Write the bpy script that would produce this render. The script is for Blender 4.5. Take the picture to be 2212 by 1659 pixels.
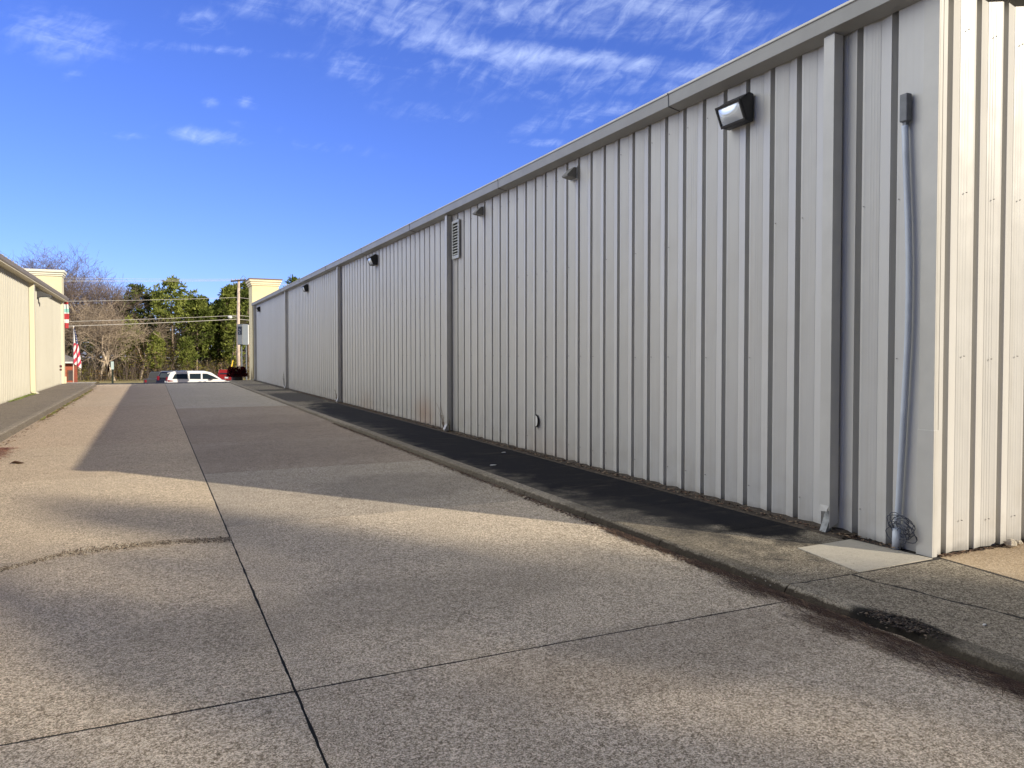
import bpy, math, random
from mathutils import Vector, Matrix, noise
R = math.radians
scene = bpy.context.scene
for o in list(bpy.data.objects): bpy.data.objects.remove(o, do_unlink=True)
C = scene.collection

# ------------------------------------------------------------------ camera
H_EYE = 1.589
cd = bpy.data.cameras.new("camera"); cam = bpy.data.objects.new("camera", cd); C.objects.link(cam)
cam.location = (0, 0, H_EYE)
cam.rotation_euler = (math.pi/2 - 0.0257, 0.0, -0.4395)
cd.sensor_width = 36.0; cd.lens = 1652.46/2212*36
cd.shift_y = -23.48/2212
cd.clip_start = 0.05; cd.clip_end = 3000
scene.camera = cam
scene.render.resolution_x = 1024; scene.render.resolution_y = 768

# ------------------------------------------------------------------ sun + sky
SUN = Vector((5.89, -8.22, 4.29)).normalized()      # towards the sun
ld = bpy.data.lights.new("sun", 'SUN'); sun = bpy.data.objects.new("sun", ld); C.objects.link(sun)
ld.energy = 3.4; ld.angle = R(0.55); ld.color = (1.0, 0.90, 0.74)
sun.rotation_euler = SUN.to_track_quat('Z', 'Y').to_euler()
scene.view_settings.view_transform = 'Standard'; scene.view_settings.look = 'None'
scene.view_settings.gamma = 1; scene.view_settings.exposure = 0.78

W = bpy.data.worlds.new("World"); scene.world = W; W.use_nodes = True
wn = W.node_tree; wn.nodes.clear()

class NT:
    """tiny helper around a node tree"""
    def __init__(s, tree): s.t = tree
    def n(s, typ, ins=None, **kw):
        nd = s.t.nodes.new(typ)
        for k, v in kw.items(): setattr(nd, k, v)
        if ins:
            for k, v in ins.items():
                if isinstance(v, bpy.types.NodeSocket): s.t.links.new(v, nd.inputs[k])
                else: nd.inputs[k].default_value = v
        return nd
    def math(s, op, a, b=0.0, c=None, clamp=False):
        ins = {0: a, 1: b}
        if c is not None: ins[2] = c
        return s.n('ShaderNodeMath', ins, operation=op, use_clamp=clamp).outputs[0]
    def vdot(s, v, w): return s.n('ShaderNodeVectorMath', {0: v, 1: w}, operation='DOT_PRODUCT').outputs['Value']
    def mix(s, f, a, b, mode='MIX'):
        nd = s.t.nodes.new('ShaderNodeMix'); nd.data_type = 'RGBA'; nd.blend_type = mode
        for i, v in ((0, f), (6, a), (7, b)):
            if isinstance(v, bpy.types.NodeSocket): s.t.links.new(v, nd.inputs[i])
            elif i == 0: nd.inputs[0].default_value = v
            else: nd.inputs[i].default_value = (*v, 1) if len(v) == 3 else v
        return nd.outputs[2]
    def ramp(s, f, stops, interp='LINEAR'):
        nd = s.t.nodes.new('ShaderNodeValToRGB'); nd.color_ramp.interpolation = interp
        el = nd.color_ramp.elements
        while len(el) > 1: el.remove(el[-1])
        el[0].position = stops[0][0]; c = stops[0][1]; el[0].color = (c, c, c, 1) if isinstance(c, (int, float)) else (*c, 1)
        for p, c in stops[1:]:
            e = el.new(p); e.color = (c, c, c, 1) if isinstance(c, (int, float)) else (*c, 1)
        s.t.links.new(f, nd.inputs[0]); return nd.outputs[0]
    def noise(s, vec, scale, detail=3, rough=.5, dist=0.0):
        nd = s.n('ShaderNodeTexNoise', {'Vector': vec, 'Scale': scale, 'Detail': detail, 'Roughness': rough, 'Distortion': dist})
        return nd.outputs['Fac']
    def smooth(s, v, lo, hi):
        return s.n('ShaderNodeMapRange', {0: v, 1: lo, 2: hi, 3: 0.0, 4: 1.0}, interpolation_type='SMOOTHSTEP').outputs[0]

w = NT(wn)
sky = w.n('ShaderNodeTexSky', sky_type='NISHITA', sun_disc=False)
sky.sun_elevation = math.asin(SUN.z); sky.sun_rotation = math.atan2(SUN.x, SUN.y)
sky.altitude = 100; sky.air_density = 1.0; sky.dust_density = 0.1; sky.ozone_density = 3.2
geo = w.n('ShaderNodeTexCoord').outputs['Generated']
skyc = w.mix(1.0, sky.outputs[0], (0.37, 0.44, 0.87), 'MULTIPLY')
# sky behind the viewer dimmed by hand, to darken surfaces facing it
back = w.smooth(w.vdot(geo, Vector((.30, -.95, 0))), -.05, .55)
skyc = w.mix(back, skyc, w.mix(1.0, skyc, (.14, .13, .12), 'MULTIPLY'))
# cirrus: direction-space wisps
cr = Vector((math.cos(.4395), -math.sin(.4395), 0)); cf = Vector((math.sin(.4395), math.cos(.4395), 0))
def dir_of(px, py):      # px in a 2212-wide picture of the sky, only used to say which way a cloud bank lies
    a = (px-1106)/1652.; b = -(py-806)/1652.
    v = cr*a + cf*(math.cos(.0257)+b*math.sin(.0257)) + Vector((0, 0, b*math.cos(.0257)-math.sin(.0257)))
    return v.normalized()
banks = [(1180, 122, 260, 16, 5, 1.0), (1010, 100, 190, 22, 14, .8), (1480, 158, 180, 18, 6, .85), (800, 25, 170, 40, 8, .66), (1180, 15, 320, 40, 6, .66), (1180, 160, 330, 34, 3, .55),
         (1480, 35, 240, 50, 20, .66), (1340, 190, 240, 30, -4, .5), (1250, 250, 120, 22, -14, .62), (1150, 308, 60, 9, 0, .6), (110, 72, 80, 34, 5, .58), (440, 104, 190, 9, 4, .46),
         (430, 292, 60, 14, 5, .62), (508, 217, 20, 11, 5, .54), (430, 222, 13, 8, 0, .54), (140, 165, 20, 9, 0, .48), (410, 45, 50, 24, 5, .48), (610, 40, 34, 14, 5, .44),
         (740, 130, 60, 30, 30, .6), (250, 292, 30, 7, 5, .45), (900, 240, 120, 20, 8, .34), (690, 318, 90, 14, 5, .33), (520, 268, 40, 8, 8, .42), (540, 10, 70, 20, 5, .5)]
mask = None
for (px, py, sx, sy, ang, st) in banks:
    c = dir_of(px, py); ax = (dir_of(px+50, py+50*math.tan(R(ang)))-c).normalized(); up = c.cross(ax).normalized()
    t1 = w.math('MULTIPLY', w.vdot(geo, ax), 1652/sx); t2 = w.math('MULTIPLY', w.vdot(geo, up), 1652/sy)
    q = w.math('ADD', w.math('MULTIPLY', t1, t1), w.math('MULTIPLY', t2, t2))
    g = w.math('MULTIPLY', w.math('EXPONENT', w.math('MULTIPLY', q, -0.5)), st)
    mask = g if mask is None else w.math('MAXIMUM', mask, g)
up0 = Vector((0, 0, 1))
ca, sa = math.cos(R(6)), math.sin(R(6))
axA = cr*ca - up0*sa; axB = cr*sa + up0*ca
cv = w.n('ShaderNodeCombineXYZ', {0: w.math('MULTIPLY', w.vdot(geo, axA), 5.0), 1: w.math('MULTIPLY', w.vdot(geo, axB), 24.0), 2: w.math('MULTIPLY', w.vdot(geo, cf), 2.0)}).outputs[0]
n1 = w.noise(cv, 1.3, 9, .62, 1.1)
cv2 = w.n('ShaderNodeCombineXYZ', {0: w.math('MULTIPLY', w.vdot(geo, cr*.8+up0*.6), 26.0), 1: w.math('MULTIPLY', w.vdot(geo, up0*.8-cr*.6), 60.0), 2: 1.0}).outputs[0]
n2 = w.noise(cv2, 1.2, 6, .6, .6)
nn = w.math('ADD', w.math('MULTIPLY', n1, .52), w.math('MULTIPLY', n2, .58))
cl = w.math('SUBTRACT', w.math('ADD', nn, w.math('MULTIPLY', mask, .36)), .66)
cl = w.math('MULTIPLY', w.smooth(cl, -.06, .56), w.smooth(mask, .04, .5), clamp=True)
cl = w.math('MULTIPLY', cl, .50)
skyc = w.mix(cl, skyc, (5.2, 6.0, 7.5))
# unseen bright cloud veil added as fill light (left of and above the view)
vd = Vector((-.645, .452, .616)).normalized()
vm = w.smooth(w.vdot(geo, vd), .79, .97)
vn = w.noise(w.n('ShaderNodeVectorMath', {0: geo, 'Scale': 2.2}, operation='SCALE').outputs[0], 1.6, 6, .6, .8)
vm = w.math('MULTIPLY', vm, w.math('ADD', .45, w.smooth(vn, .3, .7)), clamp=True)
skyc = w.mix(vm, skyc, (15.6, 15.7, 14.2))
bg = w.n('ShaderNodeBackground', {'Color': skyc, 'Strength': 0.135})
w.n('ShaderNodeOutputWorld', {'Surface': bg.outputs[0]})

# ------------------------------------------------------------------ helpers
def wloc(o):
    v = Vector((0, 0, 0))
    while o is not None: v = v + o.location; o = o.parent
    return v
def tag(o, label=None, cat=None, group=None, kind=None):
    if label: o['label'] = label
    if cat: o['category'] = cat
    if group: o['group'] = group
    if kind: o['kind'] = kind
    return o
def thing(name, label, cat, loc=(0, 0, 0), rz=0.0, group=None):
    o = bpy.data.objects.new(name, None); C.objects.link(o); o.empty_display_size = .2
    o.location = loc; o.rotation_euler = (0, 0, rz)
    return tag(o, label, cat, group)
def copy_tree(o, parent=None):
    c = o.copy(); C.objects.link(c)
    if parent is not None: c.parent = parent
    for ch in list(o.children): copy_tree(ch, c)
    return c

class MB:
    def __init__(s): s.v = []; s.f = []; s.mi = []; s.cur = 0
    def add(s, vs, fs):
        b = len(s.v); s.v += [tuple(v) for v in vs]
        for f in fs: s.f.append(tuple(i+b for i in f)); s.mi.append(s.cur)
        return s
    def box(s, x0, x1, y0, y1, z0, z1):
        return s.add([(x0,y0,z0),(x1,y0,z0),(x1,y1,z0),(x0,y1,z0),(x0,y0,z1),(x1,y0,z1),(x1,y1,z1),(x0,y1,z1)],
                     [(0,3,2,1),(4,5,6,7),(0,1,5,4),(1,2,6,5),(2,3,7,6),(3,0,4,7)])
    def prism(s, poly, axis, a, b):
        """poly in the plane perpendicular to axis: x->(y,z), y->(x,z), z->(x,y)"""
        def P(p, t): return {'x': (t, p[0], p[1]), 'y': (p[0], t, p[1]), 'z': (p[0], p[1], t)}[axis]
        n = len(poly); vs = [P(p, a) for p in poly]+[P(p, b) for p in poly]
        fs = [tuple(range(n-1, -1, -1)), tuple(range(n, 2*n))]+[(i, (i+1) % n, n+(i+1) % n, n+i) for i in range(n)]
        return s.add(vs, fs)
    def strip(s, rows):
        n = len(rows[0]); vs = [p for r in rows for p in r]
        return s.add(vs, [(i*n+j, i*n+j+1, (i+1)*n+j+1, (i+1)*n+j) for i in range(len(rows)-1) for j in range(n-1)])
    def tube(s, path, rad, n=6, cap=True):
        path = [Vector(p) for p in path]; rows = []
        if isinstance(rad, (int, float)): rad = [rad]*len(path)
        u = None
        for i, p in enumerate(path):
            d = (path[min(i+1, len(path)-1)]-path[max(i-1, 0)]).normalized()
            if u is None: u = d.orthogonal().normalized()
            u = (u - d*u.dot(d));
            u = u.normalized() if u.length > 1e-6 else d.orthogonal().normalized()
            v = d.cross(u)
            rows.append([p+(u*math.cos(2*math.pi*k/n)+v*math.sin(2*math.pi*k/n))*rad[i] for k in range(n)])
        b = len(s.v); vs = [p for r in rows for p in r]
        fs = [(i*n+k, i*n+(k+1) % n, (i+1)*n+(k+1) % n, (i+1)*n+k) for i in range(len(rows)-1) for k in range(n)]
        if cap: fs += [tuple(range(n-1, -1, -1)), tuple((len(rows)-1)*n+k for k in range(n))]
        return s.add(vs, fs)
    def ball(s, c, r, nu=10, nv=6, sc=(1, 1, 1)):
        rows = []
        for j in range(nv+1):
            t = math.pi*j/nv
            rows.append([(c[0]+r*sc[0]*math.sin(t)*math.cos(2*math.pi*i/nu), c[1]+r*sc[1]*math.sin(t)*math.sin(2*math.pi*i/nu), c[2]+r*sc[2]*math.cos(t)) for i in range(nu+1)])
        return s.strip(rows[::-1])
    def build(s, name, mat, parent=None, smooth=False, bevel=0.0, seg=2):
        me = bpy.data.meshes.new(name)
        off = wloc(parent) if parent is not None else Vector((0, 0, 0))
        me.from_pydata([(v[0]-off.x, v[1]-off.y, v[2]-off.z) for v in s.v], [], s.f)
        mats = mat if isinstance(mat, (list, tuple)) else [mat]
        for m in mats: me.materials.append(m)
        if len(mats) > 1: me.polygons.foreach_set('material_index', s.mi)
        if smooth: me.polygons.foreach_set('use_smooth', [True]*len(me.polygons))
        me.update()
        o = bpy.data.objects.new(name, me); C.objects.link(o)
        if parent is not None: o.parent = parent
        if bevel > 0:
            m = o.modifiers.new('bevel', 'BEVEL'); m.width = bevel; m.segments = seg; m.limit_method = 'ANGLE'; m.angle_limit = R(35)
        return o

XF = .06/6.1
def road_xf(mb):
    """the lane falls gently to the left: lift the right side"""
    out = []
    for x, y, z in mb.v:
        t = (1.589-2.5*XF)/(1.589+XF*x) if y < 46 else 1
        out.append((x*t, y*t, z+1.589*(1-t)))
    mb.v = out; return mb

def mat(name, col, rough=.6, metal=0.0, var=0.0, vscale=3.0, spec=.5, bump=0.0, bscale=20.0, emis=None, trans=0.0, coat=0.0):
    m = bpy.data.materials.new(name); m.use_nodes = True
    t = NT(m.node_tree); p = m.node_tree.nodes['Principled BSDF']
    p.inputs['Roughness'].default_value = rough; p.inputs['Metallic'].default_value = metal
    p.inputs['Specular IOR Level'].default_value = spec; p.inputs['Transmission Weight'].default_value = trans
    p.inputs['Coat Weight'].default_value = coat
    oc = t.n('ShaderNodeTexCoord').outputs['Object']
    if var > 0:
        f = t.noise(oc, vscale, 5, .6)
        c = t.mix(t.smooth(f, .3, .7), tuple(x*(1-var) for x in col), tuple(min(1, x*(1+var)) for x in col))
        m.node_tree.links.new(c, p.inputs['Base Color'])
    else: p.inputs['Base Color'].default_value = (*col, 1)
    if bump > 0:
        b = t.n('ShaderNodeBump', {'Strength': bump, 'Distance': .02, 'Height': t.noise(oc, bscale, 4, .6)})
        m.node_tree.links.new(b.outputs[0], p.inputs['Normal'])
    return m

def foliage_mat(name, c1, c2, sc=.6):
    m = bpy.data.materials.new(name); m.use_nodes = True; t = NT(m.node_tree); nd = m.node_tree.nodes
    nd.clear(); oc = t.n('ShaderNodeTexCoord').outputs['Object']
    rnd = t.n('ShaderNodeObjectInfo').outputs['Random']
    f = t.math('ADD', t.noise(oc, sc, 2, .5), t.math('MULTIPLY', t.math('SUBTRACT', rnd, .5), .25))
    c = t.mix(t.smooth(f, .32, .68), c1, c2)
    d = t.n('ShaderNodeBsdfDiffuse', {'Color': c}); tr = t.n('ShaderNodeBsdfTranslucent', {'Color': c})
    mx = t.n('ShaderNodeMixShader', {0: .3, 1: d.outputs[0], 2: tr.outputs[0]})
    t.n('ShaderNodeOutputMaterial', {'Surface': mx.outputs[0]})
    return m

# ---- wall paint: ribbed steel sheet with faint rain streaks and splash dirt near the bottom
def wall_mat(name, base, dirt, rust=None):
    m = bpy.data.materials.new(name); m.use_nodes = True; t = NT(m.node_tree); p = m.node_tree.nodes['Principled BSDF']
    pos = t.n('ShaderNodeNewGeometry').outputs['Position']
    sx = t.n('ShaderNodeSeparateXYZ', {0: pos})
    st = t.n('ShaderNodeMapping', {'Vector': pos, 'Scale': (28, 28, .35)}).outputs[0]
    f1 = t.noise(st, 1.0, 4, .6); f2 = t.noise(pos, 1.1, 4, .55)
    streak = t.math('MULTIPLY', t.smooth(f1, .45, .75), t.smooth(f2, .3, .7))
    c = t.mix(t.math('MULTIPLY', streak, .35), base, dirt)
    low = t.math('MULTIPLY', t.smooth(sx.outputs[2], .95, .1), t.smooth(t.noise(pos, 3.5, 5, .6), .35, .75))
    c = t.mix(t.math('MULTIPLY', low, .55), c, dirt)
    splash = t.smooth(t.math('ADD', sx.outputs[2], t.math('MULTIPLY', t.noise(pos, 9, 3, .6), .12)), .27, .16)
    c = t.mix(t.math('MULTIPLY', splash, .6), c, tuple(x*.45 for x in dirt))
    if rust:
        for (ry, rz, sy, sz, a) in rust:
            a1 = t.math('DIVIDE', t.math('SUBTRACT', sx.outputs[1], ry), sy); a2 = t.math('DIVIDE', t.math('SUBTRACT', sx.outputs[2], rz), sz)
            g = t.math('EXPONENT', t.math('MULTIPLY', t.math('ADD', t.math('MULTIPLY', a1, a1), t.math('MULTIPLY', a2, a2)), -1.0))
            c = t.mix(t.math('MULTIPLY', g, a), c, (.42, .20, .09))
    m.node_tree.links.new(c, p.inputs['Base Color'])
    p.inputs['Roughness'].default_value = .42; p.inputs['Specular IOR Level'].default_value = .5
    b = t.n('ShaderNodeBump', {'Strength': .30, 'Distance': .05, 'Height': t.noise(t.n('ShaderNodeMapping', {'Vector': pos, 'Scale': (1, 1, .55)}).outputs[0], 3.1, 2, .5)})
    sheetid = t.math('FLOOR', t.math('DIVIDE', t.math('ADD', sx.outputs[1], sx.outputs[0]), .9423))
    wn_ = t.n('ShaderNodeTexWhiteNoise', {'W': sheetid}, noise_dimensions='1D').outputs['Value']
    c = t.mix(t.math('MULTIPLY', wn_, .16), c, tuple(x*.62 for x in base))
    c = t.mix(t.math('MULTIPLY', t.smooth(t.noise(pos, .9, 5, .65), .5, .8), .16), c, dirt)
    m.node_tree.links.new(c, p.inputs['Base Color'])
    m.node_tree.links.new(b.outputs[0], p.inputs['Normal'])
    return m

# ---- exposed-aggregate concrete
def concrete_mat(name, base, dark, peb, scale=120., stain=None, rough=.9, tone_attr=False, speck=.5, grain=1.0, low_dark=False):
    m = bpy.data.materials.new(name); m.use_nodes = True; t = NT(m.node_tree); p = m.node_tree.nodes['Principled BSDF']
    pos = t.n('ShaderNodeNewGeometry').outputs['Position']
    sx = t.n('ShaderNodeSeparateXYZ', {0: pos})
    big = t.noise(pos, .33, 4, .6, .4); mid = t.noise(pos, 2.1, 5, .62, .5); fine = t.noise(pos, 26, 4, .65)
    f = t.math('ADD', t.math('MULTIPLY', big, .5), t.math('MULTIPLY', mid, .5))
    c = t.mix(t.smooth(f, .34, .66), dark, base)
    vo = t.n('ShaderNodeTexVoronoi', {'Vector': pos, 'Scale': scale}, feature='F1')
    vr = t.n('ShaderNodeSeparateColor', {0: vo.outputs['Color']}).outputs[0]
    vg = t.n('ShaderNodeSeparateColor', {0: vo.outputs['Color']}).outputs[1]
    c = t.mix(t.math('MULTIPLY', t.smooth(vr, .55, 1.0), speck), c, peb)
    c = t.mix(t.math('MULTIPLY', t.smooth(vg, .6, 1.0), speck*.8), c, tuple(x*.35 for x in dark))
    v2 = t.n('ShaderNodeTexVoronoi', {'Vector': pos, 'Scale': scale*.6}, feature='F1')
    v2r = t.n('ShaderNodeSeparateColor', {0: v2.outputs['Color']}).outputs[2]
    c = t.mix(t.math('MULTIPLY', t.smooth(v2r, .965, .975), .35), c, tuple(min(1, x*1.2) for x in peb))
    c = t.mix(t.math('MULTIPLY', t.smooth(fine, .5, .75), .35), c, tuple(x*.55 for x in dark))
    for sc_, am_ in ((130., .95), (62., .50), (24., .12), (9., .08)):
        g_ = t.noise(pos, sc_, 2, .7)
        c = t.mix(t.math('MULTIPLY', t.smooth(g_, .48, .66), am_*grain), c, tuple(x*.42 for x in dark))
        c = t.mix(t.math('MULTIPLY', t.smooth(g_, .52, .34), am_*grain), c, tuple(min(1, x*1.15) for x in peb))
    if low_dark:  # darker below the curb's top edge, strongest at the near end
        gz = t.math('ADD', sx.outputs[2], t.math('MULTIPLY', t.math('SUBTRACT', t.noise(pos, 14, 4, .6), .5), .035))
        ga = t.math('MULTIPLY', t.smooth(gz, .116, .098), t.math('ADD', .45, t.math('MULTIPLY', t.smooth(sx.outputs[1], 11., 4.), .47)))
        c = t.mix(ga, c, (.035, .027, .020))
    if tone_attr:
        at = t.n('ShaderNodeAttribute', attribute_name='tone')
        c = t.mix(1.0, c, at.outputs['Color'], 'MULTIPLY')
    if stain:
        for (x, y, rx, ry, amt, col) in stain:
            a1 = t.math('DIVIDE', t.math('SUBTRACT', sx.outputs[0], x), rx); a2 = t.math('DIVIDE', t.math('SUBTRACT', sx.outputs[1], y), ry)
            q = t.math('ADD', t.math('MULTIPLY', a1, a1), t.math('MULTIPLY', a2, a2))
            q = t.math('ADD', q, t.math('MULTIPLY', t.math('SUBTRACT', t.noise(pos, 3.0, 6, .65), .5), 1.9))
            c = t.mix(t.math('MULTIPLY', t.smooth(q, 1.25, .55), amt), c, col)
    if stain and not tone_attr:
        sm = t.n('ShaderNodeMapping', {'Vector': pos, 'Scale': (1.1, 5.0, 1)}).outputs[0]
        c = t.mix(t.math('MULTIPLY', t.smooth(t.noise(sm, 1.6, 6, .68, .6), .52, .78), .42), c, tuple(x*.42 for x in base))
    if tone_attr:
        vs_ = t.n('ShaderNodeTexVoronoi', {'Vector': pos, 'Scale': 1.7}, feature='F1')
        sp1 = t.smooth(t.math('ADD', vs_.outputs['Distance'], t.math('MULTIPLY', t.noise(pos, 30, 3, .6), .05)), .085, .05)
        c = t.mix(t.math('MULTIPLY', sp1, .42), c, tuple(x*.30 for x in dark))
    m.node_tree.links.new(c, p.inputs['Base Color']); p.inputs['Roughness'].default_value = rough
    p.inputs['Specular IOR Level'].default_value = .12
    b = t.n('ShaderNodeBump', {'Strength': .55, 'Distance': .006, 'Height': t.math('ADD', vo.outputs['Distance'], t.math('MULTIPLY', fine, .5))})
    m.node_tree.links.new(b.outputs[0], p.inputs['Normal'])
    return m

M = {}
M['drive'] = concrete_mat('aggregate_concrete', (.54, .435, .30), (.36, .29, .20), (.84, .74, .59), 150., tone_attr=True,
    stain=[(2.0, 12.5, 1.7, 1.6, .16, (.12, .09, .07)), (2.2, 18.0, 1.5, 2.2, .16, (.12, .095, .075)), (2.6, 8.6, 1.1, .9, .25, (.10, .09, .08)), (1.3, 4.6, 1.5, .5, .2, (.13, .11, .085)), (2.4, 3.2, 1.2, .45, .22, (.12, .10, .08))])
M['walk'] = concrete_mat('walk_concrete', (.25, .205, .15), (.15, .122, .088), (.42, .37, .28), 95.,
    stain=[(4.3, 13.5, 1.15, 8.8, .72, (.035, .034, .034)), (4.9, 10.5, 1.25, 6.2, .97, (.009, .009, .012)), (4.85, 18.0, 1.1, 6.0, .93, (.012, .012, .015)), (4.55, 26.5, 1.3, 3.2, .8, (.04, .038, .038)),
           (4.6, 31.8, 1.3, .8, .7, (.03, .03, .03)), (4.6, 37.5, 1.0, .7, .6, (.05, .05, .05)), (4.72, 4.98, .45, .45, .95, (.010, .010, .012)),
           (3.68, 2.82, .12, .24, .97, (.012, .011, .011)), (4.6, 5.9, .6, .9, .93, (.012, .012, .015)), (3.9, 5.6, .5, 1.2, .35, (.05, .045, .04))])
M['walk_light'] = concrete_mat('walk_concrete_sunny', (.50, .385, .25), (.36, .27, .17), (.6, .5, .38), 60., speck=.15, grain=.5)  # end slab: sunlight put into a paler, warmer copy of the walk colour
M['walk_left'] = concrete_mat('walk_concrete_left', (.30, .25, .185), (.15, .125, .095), (.4, .35, .27), 80., speck=.25)
M['patch'] = concrete_mat('patch_concrete', (.50, .46, .38), (.43, .39, .32), (.56, .52, .44), 200., speck=.1, grain=.15)
M['curb'] = concrete_mat('curb_concrete', (.37, .31, .23), (.19, .16, .115), (.46, .41, .32), 90., low_dark=True,
    stain=[(3.66, 2.82, .14, .34, .97, (.014, .013, .012)), (3.64, 1.6, .3, 1.3, .6, (.05, .042, .03)), (3.64, 5.0, .3, 1.6, .45, (.05, .042, .03)), (3.6, 12., .2, 4., .35, (.06, .05, .035))])
M['grout'] = mat('joint_dirt', (.022, .018, .015), .95, var=.5, vscale=30)
M['asphalt'] = mat('asphalt', (.085, .08, .075), .9, var=.15, vscale=1.5)
M['lot'] = mat('lot_concrete', (.36, .31, .25), .9, var=.15, vscale=.8)
M['soil'] = mat('soil', (.055, .042, .030), .95, var=.5, vscale=14, bump=.8, bscale=30)
M['grass'] = mat('dry_grass_ground', (.17, .145, .06), .95, var=.4, vscale=.4, bump=.6, bscale=3)
M['wall'] = wall_mat('ribbed_steel_wall', (.58, .575, .56), (.42, .39, .34), rust=[(15.1, .35, .55, .30, .45), (9.6, .2, .9, .25, .15), (19.8, .25, .8, .3, .2)])
M['wall_left'] = wall_mat('ribbed_steel_wall_left', (.54, .52, .445), (.45, .42, .34))
M['trim'] = mat('painted_trim', (.55, .54, .51), .4, var=.05)
M['gutter'] = mat('gutter_paint', (.29, .285, .27), .45, var=.08, vscale=2)
M['down'] = mat('downspout_paint', (.54, .535, .515), .42, var=.05)
M['roof'] = mat('roof_sheet', (.55, .52, .46), .5, .3, var=.08)
M['stucco'] = mat('cream_stucco', (.79, .68, .42), .9, var=.04, bump=.2, bscale=60)
M['stucco_left'] = mat('cream_stucco_left', (.74, .68, .46), .9, var=.04, bump=.2, bscale=60)
M['cornice'] = mat('cornice_cream', (.80, .72, .52), .85)
M['cap'] = mat('cap_flashing', (.20, .15, .13), .5, .4)
M['black'] = mat('black_housing', (.016, .016, .018), .45, var=.2)
M['dkgrey'] = mat('dark_grey_metal', (.09, .09, .095), .5, .3)
M['galv'] = mat('galvanised', (.44, .45, .44), .5, .3, var=.2, vscale=25)
M['void'] = mat('dark_void', (.008, .008, .009), .9)
M['pvc'] = mat('grey_conduit', (.52, .57, .65), .4, var=.06, vscale=8)
M['jbox'] = mat('grey_box', (.15, .16, .175), .5, var=.15, vscale=12)
M['wire_in'] = mat('blue_grey_wire', (.07, .08, .11), .4)
M['white'] = mat('white_enamel', (.78, .78, .76), .4, var=.05, vscale=9)
M['screw'] = mat('screw_head', (.16, .15, .14), .5, .5)

gl = bpy.data.materials.new('lens_glass'); gl.use_nodes = True
p_ = gl.node_tree.nodes['Principled BSDF']; t_ = NT(gl.node_tree)
p_.inputs['Base Color'].default_value = (.80, .88, .97, 1); p_.inputs['Metallic'].default_value = .35  # white-blue base colour carries the sky's reflection
p_.inputs['Roughness'].default_value = .22
b_ = t_.n('ShaderNodeBump', {'Strength': .2, 'Distance': .006, 'Height': t_.n('ShaderNodeTexWave', {'Scale': 30., 'Vector': t_.n('ShaderNodeTexCoord').outputs['Object']}).outputs['Fac']})
gl.node_tree.links.new(b_.outputs[0], p_.inputs['Normal']); M['lens'] = gl

# ------------------------------------------------------------------ terrain
def prof(y):
    if y < 44.3: return 0.0
    if y > 60: return -1.55
    t = (y-44.3)/15.7; return -1.55*(t*t*(3-2*t))
random.seed(11)
def sheet(name, x0, x1, ys, xs_n, off, m, kind='structure', amp=0.0):
    mb = MB(); rows = []
    for y in ys:
        rows.append([(x0+(x1-x0)*i/xs_n, y, prof(y)+off+(noise.noise((x0+(x1-x0)*i/xs_n, y, 0.))*amp if amp else 0)) for i in range(xs_n+1)])
    mb.strip(rows); return tag(mb.build(name, m), kind=kind)
ys = [-400, -200, -80, -40, -20, 0, 20, 40, 44]+[44+i*1.0 for i in range(1, 18)]+[65, 75, 90, 105, 125, 160, 250, 600]
sheet('ground', -500, 500, ys, 40, -.20, M['grass'])
rbm = MB(); rbm.strip([[(x, y, -.0015) for x in (-3.2, 0, 4.6)] for y in (-18, 0, 20, 46)]); tag(road_xf(rbm).build('road_base', M['grout']), kind='structure')
sheet('parking_lot', -60, 60, [44.2]+[44.2+i for i in range(1, 17)]+[70, 76], 6, -.004, M['lot'])
sheet('street', -200, 200, [76, 82, 90], 6, .0, M['asphalt'])
sheet('grass_verge', -200, 200, [90.0, 96, 104], 6, .02, mat('verge_grass', (.30, .25, .10), .95, var=.35, vscale=.7))
mk = MB()
for y in (82.9, 83.2): mk.strip([[(-200, y, prof(y)+.006), (200, y, prof(y)+.006)], [(-200, y+.1, prof(y)+.006), (200, y+.1, prof(y)+.006)]])
tag(mk.build('street_line', mat('yellow_line', (.6, .42, .06), .8)), kind='structure')

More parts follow.
